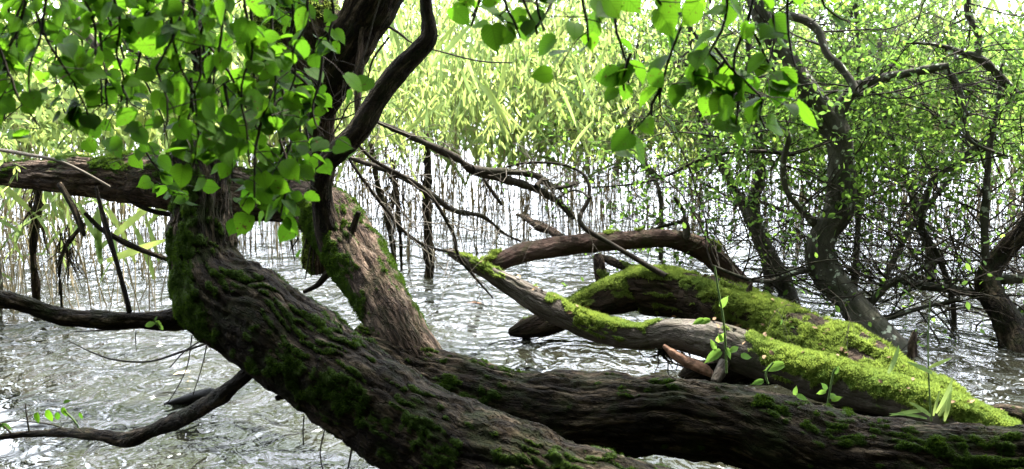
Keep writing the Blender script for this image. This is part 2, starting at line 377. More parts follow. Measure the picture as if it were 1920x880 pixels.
LF_shrub = leaf_mat('shrub_leaf', (.025, .06, .01), (.045, .09, .018), (.14, .27, .05), .5, veins=False)
LF_reed = leaf_mat('reed_leaf', (.06, .11, .03), (.10, .15, .05), (.24, .34, .11), .5, veins=False)
LF_shade = leaf_mat('shade_mass_leaf', (.025, .06, .012), (.04, .09, .02), (.07, .17, .01), .35, veins=False)  # for the unseen leaf masses added to shade the scene
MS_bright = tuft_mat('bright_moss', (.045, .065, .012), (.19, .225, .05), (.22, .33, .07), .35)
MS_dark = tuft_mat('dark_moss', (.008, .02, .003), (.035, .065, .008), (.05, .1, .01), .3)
MT_reed = plain('reed_stem', (.06, .042, .022), (.26, .19, .10), 30)
MT_straw = plain('straw_stem', (.3, .24, .15), (.46, .38, .25), 25)
MT_cane = plain('green_stem', (.05, .09, .02), (.09, .14, .035), 25)
MT_soil = plain('bank_soil', (.02, .016, .01), (.05, .04, .026), 3, .95)
MT_wet = plain('wet_bark', (.012, .011, .012), (.035, .032, .033), 30, .6, .6, .2)
MT_litter = plain('dead_leaf', (.06, .035, .018), (.22, .14, .07), 60, .8, .3)
MT_orange = plain('torn_wood', (.05, .025, .015), (.24, .13, .08), 30, .85, 1.0)

# ------------------------------------------------------------ setting: water, lake bed, bank
def water_mat():
    m, t, b, o = M('lake_water'); g = t.nodes.new('ShaderNodeNewGeometry'); pos = g.outputs['Position']
    n0 = noise(t, pos, .8, 2, .5, .6, (1, .8, 1)); n1 = noise(t, pos, 3.0, 2, .5, 1.6, (1, .75, 1)); n2 = noise(t, pos, 9, 2, .5, 1.4, (1, .7, 1)); n3 = noise(t, pos, 30, 2, .5, .3, (1, 1.4, 1))
    def ring(cx, cy, freq, R, amp):
        sb = t.nodes.new('ShaderNodeVectorMath'); sb.operation = 'DISTANCE'; sb.inputs[1].default_value = (cx, cy, 0); t.links.new(pos, sb.inputs[0])
        d = math_(t, 'ADD', sb.outputs['Value'], math_(t, 'MULTIPLY', n1, .12))
        w = math_(t, 'SINE', math_(t, 'MULTIPLY', d, freq)); f = t.nodes.new('ShaderNodeMapRange'); f.inputs['From Min'].default_value = R; f.inputs['From Max'].default_value = R * .2
        t.links.new(sb.outputs['Value'], f.inputs['Value']); return math_(t, 'MULTIPLY', math_(t, 'MULTIPLY', w, f.outputs[0]), amp)
    c1 = PW(900, 610); c2 = PW(790, 520)
    h = math_(t, 'ADD', math_(t, 'MULTIPLY', n0, 1.2), math_(t, 'ADD', math_(t, 'MULTIPLY', n1, .7), math_(t, 'ADD', math_(t, 'MULTIPLY', n2, .2), math_(t, 'MULTIPLY', n3, .016))))
    h = math_(t, 'ADD', h, math_(t, 'ADD', ring(c1[0], c1[1], 55, .9, .05), ring(c2[0], c2[1], 50, .8, .05)))
    calm = t.nodes.new('ShaderNodeMapRange'); calm.inputs['From Min'].default_value = .38; calm.inputs['From Max'].default_value = .62; calm.inputs['To Min'].default_value = .7; t.links.new(noise(t, pos, .55, 3, .6, .5), calm.inputs['Value'])
    h = math_(t, 'MULTIPLY', h, calm.outputs[0])
    t.links.new(bump(t, h, 1.0, .16), b.inputs['Normal'])
    cn = noise(t, pos, 1.1, 4, .6, .5); b.inputs['Roughness'].default_value = .03
    t.links.new(ramp(t, cn, [(.35, (.008, .009, .006)), (.65, (.024, .023, .015))]), b.inputs['Base Color']); b.inputs['IOR'].default_value = 1.333; b.inputs['Specular IOR Level'].default_value = .5
    return m
g = []
w = mk('water', [(-400, -3, 0), (400, -3, 0), (400, 900, 0), (-400, 900, 0)], [0, 1, 2, 3], [4], water_mat()); w['kind'] = 'structure'
nx, ny = 120, 120
X, Y = np.meshgrid(np.linspace(-16, 16, nx), np.linspace(-14, 7, ny)); pp = np.stack([X.ravel(), Y.ravel(), np.zeros(nx * ny)], 1)
Z = -.55 + .62 * sstep(3.0, 1.0, pp[:, 1]) + .75 * sstep(2.6, 4.0, pp[:, 0]) * sstep(6.5, 4.0, pp[:, 1]) + .08 * fbm(pp * 1.7, 4) + 6 * sstep(-1.0, -9, pp[:, 1]) + 2.2 * sstep(4, 9, np.abs(pp[:, 0])) * sstep(4.5, 1, pp[:, 1])  # steep rise behind and beside the camera added to block sky fill
pp[:, 2] = Z; i = np.arange(ny - 1)[:, None]; j = np.arange(nx - 1)[None]; a = i * nx + j
Q = np.stack([a, a + 1, a + 1 + nx, a + nx], -1).reshape(-1, 4)
bank = mk('bank', pp, Q, np.full(len(Q), 4), MT_soil); bank['kind'] = 'structure'

# ------------------------------------------------------------ tree A: the big leaning trunk in front
def mossA(N, V, bk, fr, D):
    n = .7 * fbm(bk * np.array([6, 6, 3.2]) + 5, 3) + .5 * fbm(bk * 26, 3); face = N @ np.array([-.25, -.8, .5])
    return sstep(.12, .3, n * 1.15 + .25 * face + .03 - .55 * sstep(.45, .85, N[:, 2])) * sstep(.0, .06, 1 - fr) * sstep(-.5, 0, N[:, 2] + .35)
A_pts = path([(1560, 1090, 200, 2.65), (1260, 968, 198, 2.8), (1060, 922, 198, 2.95), (925, 872, 200, 3.05), (800, 815, 198, 3.15), (722, 772, 196, 3.22), (641, 716, 192, 3.3), (548, 650, 188, 3.38),
              (462, 590, 188, 3.46), (412, 545, 172, 3.5), (388, 495, 142, 3.54), (380, 445, 128, 3.57), (379, 395, 119, 3.6), (377, 345, 116, 3.63), (374, 305, 120, 3.66), (372, 282, 104, 3.68), (374, 262, 60, 3.7), (382, 225, 42, 3.72), (384, 170, 37, 3.75), (376, 90, 36, 3.8), (371, 0, 33, 3.85), (368, -160, 30, 3.9)], 3)
tA = thing('willow_tree', 'thick dark leaning trunk bending upright, nearest of the trees standing in the water', 'tree', A_pts[0][:3] - np.array((0, 0, .25)))
oA, SA = tube('trunk', A_pts, BK_dark, tA, segs=190, step=.0085, lump=.085, amp=.018, cells=20, moss=mossA, seed=0.0, flute=.09)
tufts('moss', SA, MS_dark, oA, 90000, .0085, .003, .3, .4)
b1, S1 = tube('branch', path([(372, 585, 70, 3.55), (318, 600, 46, 3.5), (250, 602, 34, 3.5), (200, 600, 36, 3.5), (140, 597, 37, 3.5), (95, 588, 36, 3.5), (50, 572, 36, 3.5), (0, 560, 38, 3.5), (-60, 552, 42, 3.5), (-200, 545, 44, 3.45)], 3.5), BK_dark, tA, segs=48, step=.012, lump=.1, amp=.004, cells=40)
b2, S2 = tube('branch', path([(500, 668, 44, 3.42), (470, 695, 31, 3.4), (430, 730, 32, 3.5), (385, 760, 34, 3.65), (335, 788, 34, 3.85), (285, 808, 30, 3.95), (250, 822, 34, 4.0), (228, 825, 28, 4.05), (190, 816, 24, 4.1), (130, 812, 18, 4.25), (60, 814, 14, 4.38), (0, 820, 11, 4.42), (-60, 826, 9, 4.45)], 3.5), BK_dark, tA, segs=40, step=.012, lump=.12, amp=.003, cells=45)
tube('twig', path([(243, 585, 12), (232, 540, 10), (215, 480, 10), (200, 430, 11), (188, 385, 9), (180, 350, 7)], 3.5, 3.6), BK_dark, tA, segs=10, step=.03, lump=.1, amp=0)
tw = [smooth(path(p, a, b), .04) for p, a, b in (
    ([(385, 645, 4), (340, 660, 5), (280, 678, 4), (215, 675, 4), (170, 660, 3), (130, 640, 2)], 3.6, 4.0), ([(318, 690, 2), (345, 660, 3), (375, 640, 3)], 3.7, 3.5),
    ([(360, 630, 3), (350, 690, 2), (325, 740, 2), (308, 762, 2)], 3.6, 4.4), ([(388, 645, 3), (378, 690, 2), (362, 740, 2)], 3.6, 4.2), ([(225, 618, 4), (180, 620, 3), (140, 622, 2)], 3.5, 3.6),
    ([(570, 780, 3), (568, 810, 3), (569, 835, 3)], 3.4, 3.45), ([(662, 830, 5), (656, 860, 4), (648, 900, 3)], 3.3, 3.3), ([(610, 800, 3), (600, 850, 3), (608, 890, 2)], 3.4, 3.4), ([(255, 620, 2), (254, 640, 2), (256, 660, 1)], 3.5, 3.5), ([(20, 812, 4), (-5, 790, 3), (-40, 775, 2)], 4.4, 4.4), ([(130, 808, 4), (90, 795, 3), (20, 790, 2), (-20, 800, 2)], 4.25, 4.5), ([(55, 812, 4), (50, 780, 3), (47, 757, 2)], 4.38, 4.38))]
for w_ in tw: polytubes('hanging_twig', [w_], BK_twig, tA, 5)
tube('stub', path([(545, 735, 18), (530, 742, 16), (518, 748, 12)], 3.33, 3.3), BK_dark, tA, segs=12, step=.01, amp=.002)

# ------------------------------------------------------------ tree B: long horizontal trunk with the limb that climbs out of it
def mossB(N, V, bk, fr, D):
    n = .75 * fbm(bk * np.array([5, 5, 3.]) + 11, 3) + .5 * fbm(bk * 24 + 5, 3)
    return sstep(.1, .3, n * 1.1 + .3 * (N @ np.array([0, -.8, .5])) - .12 - .25 * sstep(.75, .95, N[:, 2]))
B_pts = path([(2300, 910, 175, 3.85), (1960, 880, 172, 3.9), (1760, 875, 170, 3.9), (1600, 864, 168, 3.92), (1490, 840, 165, 3.95), (1390, 803, 160, 3.98), (1300, 786, 165, 4.0), (1220, 778, 168, 4.03), (1080, 776, 160, 4.1), (950, 758, 155, 4.18), (860, 738, 150, 4.22), (780, 712, 135, 4.28), (710, 670, 110, 4.3), (660, 640, 90, 4.32)], 4)
tB = thing('fallen_willow', 'long fallen trunk across the water with a reddish-barked limb climbing out of it', 'tree', B_pts[1][:3] - np.array((0, 0, .2)))
oB, SB = tube('trunk', B_pts, BK_dark, tB, segs=150, step=.011, lump=.09, amp=.017, cells=19, moss=mossB, seed=4.0, flute=.07)
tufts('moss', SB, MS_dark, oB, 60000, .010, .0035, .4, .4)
def mossC(N, V, bk, fr, D):
    n = .7 * fbm(bk * np.array([9, 9, 5.]) + 2, 3) + .5 * fbm(bk * 28 + 5, 3); L = N @ np.array([-.75, -.5, 0.1])
    edge = sstep(.55, .8, N @ np.array([.75, .3, .6])) * .35
    return np.maximum(sstep(.35, .6, n * .9 + .62 * L), sstep(.2, .4, edge + n * .35 - .05)) * sstep(.02, .1, fr)
C_pts = path([(792, 704, 112, 4.3), (763, 655, 110, 4.32), (729, 592, 108, 4.42), (690, 525, 109, 4.55), (652, 462, 116, 4.7), (622, 415, 118, 4.82), (590, 388, 100, 4.95), (540, 376, 86, 5.05), (460, 365, 94, 5.12), (370, 352, 108, 5.2), (290, 338, 104, 5.3), (200, 334, 84, 5.4), (110, 330, 64, 5.5), (30, 328, 46, 5.6), (-60, 320, 36, 5.7)], 4.5)
def mossC2(N, V, bk, fr, D):
    m = mossC(N, V, bk, fr, D); n = fbm(bk * 7 + 3, 3)
    far = sstep(.35, .5, fr); return m * (1 - far) + far * sstep(.3, .5, N[:, 2] * .45 + n * .7)
oC, SCC = tube('limb', C_pts, BK_rose, tB, segs=130, step=.011, lump=.06, amp=.012, cells=26, moss=mossC2, seed=9.0, flute=.05)
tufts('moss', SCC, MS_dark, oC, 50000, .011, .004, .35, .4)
E_pts = path([(632, 470, 66, 4.66), (618, 430, 58, 4.66), (606, 390, 44, 4.64), (602, 345, 40, 4.6), (612, 308, 42, 4.56), (640, 278, 45, 4.52), (672, 245, 45, 4.5), (700, 200, 43, 4.5), (722, 165, 42, 4.5), (750, 130, 42, 4.5), (780, 100, 38, 4.5), (802, 75, 35, 4.5), (804, 45, 29, 4.5), (799, 10, 24, 4.5), (796, -80, 22, 4.5)], 4.5)
tube('stem', E_pts, BK_dark, tB, segs=56, step=.012, lump=.06, amp=.0025, cells=40)
tube('thorn_stub', path([(803, 78, 16), (816, 70, 8), (822, 66, 2)], 4.5), BK_tree, tB, segs=10, step=.01, amp=0)
tube('stub', path([(660, 440, 26), (666, 418, 16), (673, 398, 13)], 4.6, 4.58), BK_dark, tB, segs=16, step=.01, lump=.2, amp=.002)
tube('side_branch', path([(622, 505, 18), (608, 520, 15), (595, 535, 11), (570, 548, 8)], 4.7, 4.75), BK_dark, tB, segs=12, step=.02, amp=0)
tube('side_branch', path([(560, 412, 18), (500, 408, 16), (440, 410, 14), (380, 408, 12), (320, 402, 10), (285, 396, 9), (250, 380, 8), (225, 355, 8)], 5.0, 5.3), BK_dark, tB, segs=12, step=.03, amp=0)
polytubes('root_strand', [smooth(path([(x, 440 + dy * .2, 4), (x + dx, 440 + dy * .6, 3), (x + dx * 2, 440 + dy, 2)], 4.75, 4.75), .05) for x, dx, dy in ((590, -2, 70), (575, -4, 40), (600, 1, 60), (560, -8, 30), (584, -6, 85), (545, 4, 50))], BK_twig, tB, 4)
tube('hanging_branch', path([(112, 345, 12), (135, 385, 13), (150, 420, 12), (158, 442, 7)], 5.3, 5.2), BK_dark, tB, segs=10, step=.03, amp=0)
tube('hanging_branch', path([(160, 400, 9), (190, 430, 10), (240, 458, 11), (290, 478, 10), (340, 495, 9)], 5.4, 5.3), BK_dark, tB, segs=10, step=.03, amp=0)

# ------------------------------------------------------------ tree F: big mossy willow behind, forking at the top
tF = thing('willow_tree', 'big mossy willow forking high behind the bent stem, with drooping pale leaves', 'tree', PW(598, 470))
def mossF(N, V, bk, fr, D):
    n = fbm(bk * np.array([6, 6, 5.]) + 7, 3); return sstep(.0, .3, n * .9 + .45 * (N @ np.array([-.7, -.1, .7])))
F_pts = path([(600, 500, 60, 5.9), (598, 430, 52, 5.75), (600, 340, 52, 5.6), (600, 260, 54, 5.5), (600, 205, 62, 5.45), (592, 150, 96, 5.4), (570, 95, 140, 5.4), (555, 30, 160, 5.4), (550, -60, 165, 5.4), (545, -300, 170, 5.4)], 5.5)
oF, SF = tube('trunk', F_pts, BK_rose, tF, segs=110, step=.016, lump=.1, amp=.012, cells=20, moss=mossF, seed=14.0, flute=.12)
tufts('moss', SF, MS_bright, oF, 20000, .02, .007, .35, .5)
oF2, SF2 = tube('limb', path([(598, 215, 50, 5.4), (618, 160, 76, 5.35), (645, 95, 92, 5.3), (678, 40, 98, 5.28), (715, -20, 98, 5.25), (760, -120, 95, 5.25)], 5.3), BK_dark, tF, segs=80, step=.014, lump=.08, amp=.01, cells=24, seed=22.)
oF3, SF3 = tube('limb', path([(590, 165, 60, 5.4), (545, 165, 80, 5.35), (500, 160, 84, 5.3), (450, 175, 60, 5.3), (405, 200, 40, 5.3), (380, 235, 24, 5.3)], 5.3), BK_rose, tF, segs=80, step=.014, lump=.14, amp=.011, cells=22, moss=mossF, seed=31.)
tufts('moss', SF3, MS_bright, oF3, 9000, .02, .007, .35, .5)
tube('dead_stem', path([(684, 20, 18), (676, 80, 16), (673, 140, 15), (670, 200, 14), (672, 245, 12)], 5.2, 5.1), BK_rose, tF, segs=14, step=.02, lump=.2, amp=.003)
dd = [([(675, 215, 6), (715, 232, 10), (750, 247, 11), (800, 270, 13), (855, 296, 15), (890, 322, 17), (930, 332, 16), (980, 346, 16), (1020, 362, 14), (1050, 382, 12), (1075, 410, 8)], 5.4, 6.6),
      ([(885, 318, 13), (950, 322, 13), (985, 325, 13), (1010, 332, 12), (1030, 348, 10), (1052, 352, 9), (1085, 342, 7)], 6.0, 6.6),
      ([(1005, 350, 9), (1020, 335, 8), (1032, 352, 8), (1038, 362, 6)], 6.3, 6.5),
      ([(640, 290, 6), (667, 300, 9), (720, 318, 11), (760, 336, 11), (810, 366, 11), (850, 395, 10), (905, 406, 8), (945, 438, 6), (975, 452, 4)], 5.2, 6.4),
      ([(670, 270, 5), (700, 300, 7), (745, 325, 8), (790, 350, 8), (820, 385, 7), (850, 440, 7), (860, 482, 6), (890, 520, 5), (925, 560, 3)], 5.2, 6.0),
      ([(655, 300, 5), (690, 350, 7), (720, 388, 7), (755, 432, 7), (800, 462, 6), (850, 474, 5)], 5.0, 5.7),
      ([(905, 335, 8), (920, 355, 7), (930, 370, 7), (942, 385, 6)], 6.2, 6.2),
      ([(700, 35, 4), (745, 60, 5), (775, 82, 3), (830, 98, 3), (900, 115, 3), (960, 118, 2)], 5.2, 5.6),
      ([(730, 70, 4), (700, 110, 4), (690, 150, 3), (688, 175, 2)], 5.2, 5.2), ([(600, 200, 3), (640, 170, 3), (680, 110, 3), (700, 40, 3), (718, -20, 3)], 5.1, 5.1),
      ([(530, 230, 3), (575, 215, 3), (610, 225, 4), (650, 220, 3), (700, 195, 2)], 5.1, 5.1), ([(620, 260, 3), (640, 225, 3), (655, 195, 3), (690, 180, 2)], 5.1, 5.1)]
ddp = [smooth(path(p, a, b), .05) for p, a, b in dd]
for q in ddp[:4]: q[:, 3] *= 1 + .16 * rng.normal(0, 1, len(q))
polytubes('dead_branch', ddp, bark_mat('lichened_twig', (.013, .01, .008), (.045, .036, .028), (.1, .088, .07), cells=45, bs=.5, smoothness=.6), tF, 8)
out, anc = [], []
for q in ddp[:6]:
    for _ in range(16):
        i = random.randint(2, len(q) - 2); bush(q[i, :3], rng.normal(0, 1, 3) + (.2, 0, -.6), random.uniform(.15, .65), .0032, 2, out, anc, .25, (1, 3), -.02, 3)
for _ in range(26):
    px = random.uniform(520, 720); bush(P(px, random.uniform(120, 300), 5.2), rng.normal(0, 1, 3), random.uniform(.15, .4), .002, 2, out, anc, .3, (1, 3), 0, 3)
polytubes('twigs', out, BK_tgrey, tF, 4)
# drooping leafy strands of the willow, from limbs above the frame
st = []
for k in range(140):
    px = random.gauss(930, 190) if k % 3 else random.uniform(60, 700); d = random.uniform(6.4, 9.5)
    ye = random.uniform(150, 330) if px > 640 else random.uniform(120, 300)
    p0 = P(px, -120 - random.uniform(0, 120), d); p1 = P(px + random.gauss(0, 50), ye, d)
    n = 14; t = np.linspace(0, 1, n)[:, None]; c = p0 * (1 - t) + p1 * t + np.cumsum(rng.normal(0, .018, (n, 3)), 0); st.append(np.hstack([c, np.linspace(.003, .001, n)[:, None]]))
polytubes('strand', st, BK_tgrey, tF, 4)
ps, ds = along(st, 75, .05); N = len(ps)
leaves('foliage', 'willow', ps, ds + rng.normal(0, .7, (N, 3)) + (0, 0, -.4), rng.normal(0, 1, (N, 3)) + (0, -.5, .6), rng.uniform(.035, .08, N), LF_willow, tF, wide=1.25)

u = nrmz(rng.normal(0, 1, (9000, 3))) * (rng.random((9000, 1)) ** .45); p = np.array((1.0, 4.6, 3.75)) + u * np.array((3.4, 1.0, .8)); p = p[fbm(p * 1.3 + 5, 2) > -.1]; N = len(p)  # unseen leaf band added above the frame to shade the two front trunks
leaves('shade_crown', 'oval', p, rng.normal(0, 1, (N, 3)), rng.normal(0, .5, (N, 3)) + (0, 0, 1), rng.uniform(.12, .18, N), LF_shade, tF)
# ------------------------------------------------------------ log G: very mossy fallen log on the right, and its broken stub H
def mossG(N, V, bk, fr, D):
    n = fbm(bk * np.array([5, 5, 3.5]) + 1, 3)
    m = sstep(-.1, .25, N[:, 2] * 1.05 + n * .8 + .4 * fbm(bk * 22, 2) - .16)
    bare = sstep(.35, .5, fbm(bk * 5 + 30, 3) + .3 * sstep(.6, 1, N[:, 2]) + .2 * fbm(bk * 25, 2)) 
    return m * (1 - .9 * bare)
G_pts = path([(1180, 560, 60, 6.32), (1196, 545, 84, 6.3), (1225, 545, 96, 6.25), (1262, 550, 92, 6.2), (1275, 552, 90, 6.18), (1295, 556, 96, 6.15), (1345, 570, 104, 6.05), (1420, 605, 106, 5.9), (1520, 650, 110, 5.6), (1620, 694, 112, 5.3), (1720, 745, 104, 5.0), (1800, 785, 90, 4.8), (1880, 825, 70, 4.6), (1990, 880, 50, 4.4)], 5.5)
tG = thing('fallen_log', 'thick fallen log wrapped in bright yellow-green moss behind the bare forked wood', 'log', G_pts[-2][:3] - np.array((0, 0, .1)))
oG, SG = tube('trunk', G_pts, BK_log, tG, segs=110, step=.014, lump=.15, amp=.014, cells=15, moss=mossG, seed=41., flute=.16)
tufts('moss', SG, MS_bright, oG, 120000, .021, .0055, .3, .9)
def mossH(N, V, bk, fr, D):
    n = fbm(bk * 7 + 1, 3); return sstep(.1, .4, N[:, 2] * .7 + n * .6 - .55 * sstep(.45, .8, fr))
H_pts = path([(1215, 545, 74, 6.3), (1170, 550, 72, 6.3), (1120, 566, 64, 6.28), (1070, 590, 60, 6.26), (1020, 607, 52, 6.25), (985, 617, 38, 6.25), (955, 624, 16, 6.25)], 6.3)
oH, SH = tube('stub', H_pts, BK_log, tG, segs=80, step=.012, lump=.1, amp=.008, cells=20, moss=mossH, seed=51., flute=.1)
tufts('moss', SH, MS_bright, oH, 12000, .016, .005, .3, .9)
oh, sh = tube('stub', path([(1140, 545, 26), (1128, 520, 26), (1122, 492, 24), (1118, 478, 12)], 6.4, 6.5), BK_log, tG, segs=24, step=.012, lump=.12, amp=.004, cells=30, moss=mossH)
tube('side_branch', path([(1215, 520, 22), (1180, 505, 20), (1150, 492, 16), (1122, 480, 12)], 6.35, 6.6), BK_log, tG, segs=20, step=.015, lump=.1, amp=.003, moss=mossH)
tube('thorn_stub', path([(1402, 560, 20), (1405, 545, 14), (1410, 530, 5)], 5.9), BK_log, tG, segs=10, step=.01, amp=.002)

# ------------------------------------------------------------ log I: bare grey limb with moss on top, bowed over the water
def mossI(N, V, bk, fr, D):
    n = .8 * fbm(bk * 8 + 13, 3) + .45 * fbm(bk * 32, 2); px = 960 + F * V[:, 0] / V[:, 1]
    top = N @ np.array([.05, -.25, .9]) * .9 + .1
    px = px + 130 * fbm(bk * 9, 3); w1 = sstep(990, 1080, px) * sstep(1235, 1180, px) * .8; w2 = sstep(1350, 1450, px); w3 = sstep(960, 900, px) * .5
    return sstep(.25, .45, top * .55 + n * .45 - 1 + np.maximum(np.maximum(w1 * 1.45, w2 * 1.16), w3 * 1.8)) 
I_pts = path([(842, 474, 12, 5.95), (862, 484, 18, 5.9), (895, 500, 26, 5.85), (940, 524, 37, 5.8), (1000, 560, 45, 5.72), (1060, 592, 47, 5.65), (1110, 612, 48, 5.6), (1160, 626, 50, 5.55), (1205, 632, 47, 5.5), (1225, 628, 50, 5.48), (1265, 626, 58, 5.42), (1310, 634, 68, 5.36), (1360, 648, 74, 5.28), (1420, 670, 76, 5.2), (1500, 698, 80, 5.08), (1600, 726, 84, 4.95), (1700, 752, 84, 4.8), (1800, 785, 76, 4.65), (1900, 825, 60, 4.5)], 5.5)
tI = thing('bowed_branch', 'bare grey fallen branch bowing low over the water, moss along its top', 'branch', I_pts[-2][:3] - np.array((0, 0, .05)))
oI, SI = tube('trunk', I_pts, BK_smooth, tI, segs=90, step=.011, lump=.07, amp=.006, cells=16, moss=mossI, seed=61., flute=.1)
tufts('moss', SI, MS_bright, oI, 60000, .015, .0045, .3, .8)
tube('torn_bark', path([(1245, 648, 10), (1262, 662, 20), (1290, 680, 26), (1318, 692, 22), (1340, 705, 10)], 5.35, 5.2), MT_orange, tI, segs=20, step=.01, lump=.15, amp=.004, cells=40)
tube('root_lump', path([(1270, 720, 20), (1300, 705, 60), (1350, 690, 76), (1400, 690, 66), (1440, 700, 40), (1460, 712, 10)], 5.55, 5.4), BK_dark, tI, segs=40, step=.015, lump=.35, amp=.01, cells=24)
tube('stub', path([(1360, 680, 26), (1350, 700, 24), (1340, 718, 18)], 5.2, 5.15), BK_smooth, tI, segs=16, step=.01, amp=.001)
polytubes('root_strand', [walk(P(random.uniform(1235, 1290), 655, 5.45), (random.gauss(0, .4), 0, -1), random.uniform(.08, .2), 6, .35, 0, .006, .002) for _ in range(14)], BK_dark, tI, 5)

def litter(S, par, n):
    k = np.where((S['N'][:, 2] > .55) & (np.abs(S['V'][:, 0]) < 3))[0]; k = rng.choice(k, n); p = S['V'][k] + S['N'][k] * .012; a = rng.uniform(0, 6.28, n)
    l_ = leaves('litter', 'oval', p, np.stack([np.cos(a), np.sin(a), rng.normal(0, .3, n)], 1), S['N'][k] + rng.normal(0, .3, (n, 3)), rng.uniform(.012, .04, n), MT_litter, par); l_['kind'] = 'stuff'
litter(SG, oG, 110); litter(SI, oI, 60)
# ------------------------------------------------------------ branch J: reddish arched branch behind
def mossJ(N, V, bk, fr, D):
    n = fbm(bk * 8 + 2, 3); return sstep(.45, .6, N[:, 2] * .4 + n * .4 + .35 * sstep(.1, .0, fr) + .15 * sstep(.7, .8, fr))
J_pts = path([(905, 500, 20, 6.0), (930, 494, 34, 6.05), (965, 480, 36, 6.15), (1020, 466, 40, 6.25), (1100, 457, 38, 6.35), (1180, 450, 35, 6.45), (1240, 448, 36, 6.5), (1290, 456, 40, 6.55), (1330, 478, 44, 6.6), (1362, 508, 44, 6.62), (1392, 545, 40, 6.6), (1410, 580, 36, 6.6)], 6.3)
tJ = thing('arched_branch', 'arched branch of peeling reddish bark spanning from the bowed branch to the mossy log', 'branch', PW(1400, 585))
oJ, SJ = tube('trunk', J_pts, BK_red, tJ, segs=60, step=.012, lump=.08, amp=.004, cells=24, moss=mossJ, seed=71.)
tufts('moss', SJ, MS_bright, oJ, 9000, .018, .006, .35, .6)
tube('stub', path([(1285, 448, 20), (1288, 430, 16), (1282, 405, 8)], 6.5), BK_smooth, tJ, segs=12, step=.01, amp=.001)
tube('broken_stub', path([(1060, 455, 20), (1040, 438, 22), (1010, 424, 18), (985, 408, 14), (968, 402, 8)], 6.5, 6.9), BK_rose, tJ, segs=20, step=.015, lump=.2, amp=.006, cells=30)
# ------------------------------------------------------------ sallow trees standing in the water on the right
def twigs_for(tree, stems, n, L, r, per_m, lsize, seedpx=None, mat=LF_shrub, kids=(3, 5), grav=.0, wob=.17, kind='oval', lo=.15):
    out, anc = [], []
    for _ in range(n):
        A = random.choice(stems); i = random.randint(int(len(A) * lo), len(A) - 1)
        d = rng.normal(0, 1, 3) * (1, .8, .7) + (0, .6, .2)
        bush(A[i, :3], d, L * random.uniform(.5, 1.3), r, 1, out, anc, wob, kids, grav, 3)
    polytubes('twigs', out, BK_twig, tree, 4)
    ps, ds = along(anc, per_m, .012, .2); keep = (rng.random(len(ps)) < np.clip((ps[:, 2] - .45) / .8, .1, 1)) & (fbm(ps * 4.0 + 5, 2) > .03); ps, ds = ps[keep], ds[keep]; N = len(ps)
    return leaves('foliage', kind, ps, ds * .6 + rng.normal(0, .8, (N, 3)), rng.normal(0, .6, (N, 3)) + (0, -.2, 1), rng.uniform(.5, 1.15, N) * lsize, mat, tree)
tK = thing('sallow_tree', 'lichen-spotted grey sallow with a elbowed trunk just behind the mossy log', 'tree', PW(1665, 655))
K = [([(1690, 690, 96, 6.0), (1655, 640, 72, 6.1), (1622, 600, 60, 6.2), (1588, 560, 56, 6.3), (1550, 512, 58, 6.4), (1537, 470, 54, 6.4), (1548, 432, 52, 6.4), (1572, 395, 56, 6.4), (1578, 340, 52, 6.4), (1575, 280, 47, 6.4), (1562, 235, 54, 6.4), (1530, 192, 44, 6.4), (1492, 140, 42, 6.4), (1455, 80, 42, 6.4), (1425, 20, 40, 6.4), (1400, -60, 38, 6.4)], 'trunk'),
     ([(1560, 240, 40), (1580, 195, 26), (1605, 165, 22), (1640, 150, 20), (1700, 138, 17), (1750, 128, 16), (1778, 124, 13)], 'branch'),
     ([(1765, 125, 11), (1790, 150, 12), (1805, 190, 12), (1808, 230, 10), (1818, 262, 8), (1850, 280, 6), (1900, 296, 4)], 'branch'),
     ([(1470, 28, 16), (1510, 38, 18), (1535, 60, 16), (1550, 100, 15), (1575, 125, 16), (1600, 160, 16), (1605, 180, 14)], 'branch'),
     ([(1528, 420, 18), (1500, 390, 12), (1475, 360, 11), (1468, 310, 12), (1478, 262, 12), (1470, 245, 10), (1450, 242, 8)], 'branch'),
     ([(1528, 505, 14), (1490, 512, 11), (1440, 528, 9), (1390, 520, 8), (1335, 498, 5)], 'branch'),
     ([(1622, 580, 22), (1640, 560, 16), (1670, 530, 14), (1700, 520, 9), (1750, 490, 6)], 'branch'), ([(1590, 600, 20), (1650, 600, 12), (1720, 580, 9), (1800, 560, 6)], 'branch')]
stK = []
for p, nme in K:
    q = path(p, 6.4, 6.2 if nme == 'branch' else 6.4); big = p[0][2] > 60
    tube(nme, q, BK_tree, tK, segs=64 if big else 16, step=.014 if big else .03, lump=.09, amp=.003 if big else .001, cells=30, seed=81.)
    stK.append(smooth(q, .06))
twigs_for(tK, stK[0:1] * 2 + stK[1:], 120, .9, .006, 40, .04)
tL = thing('sallow_tree', 'dark crooked sallow forking low at the edge of the open water', 'tree', PW(1900, 650))
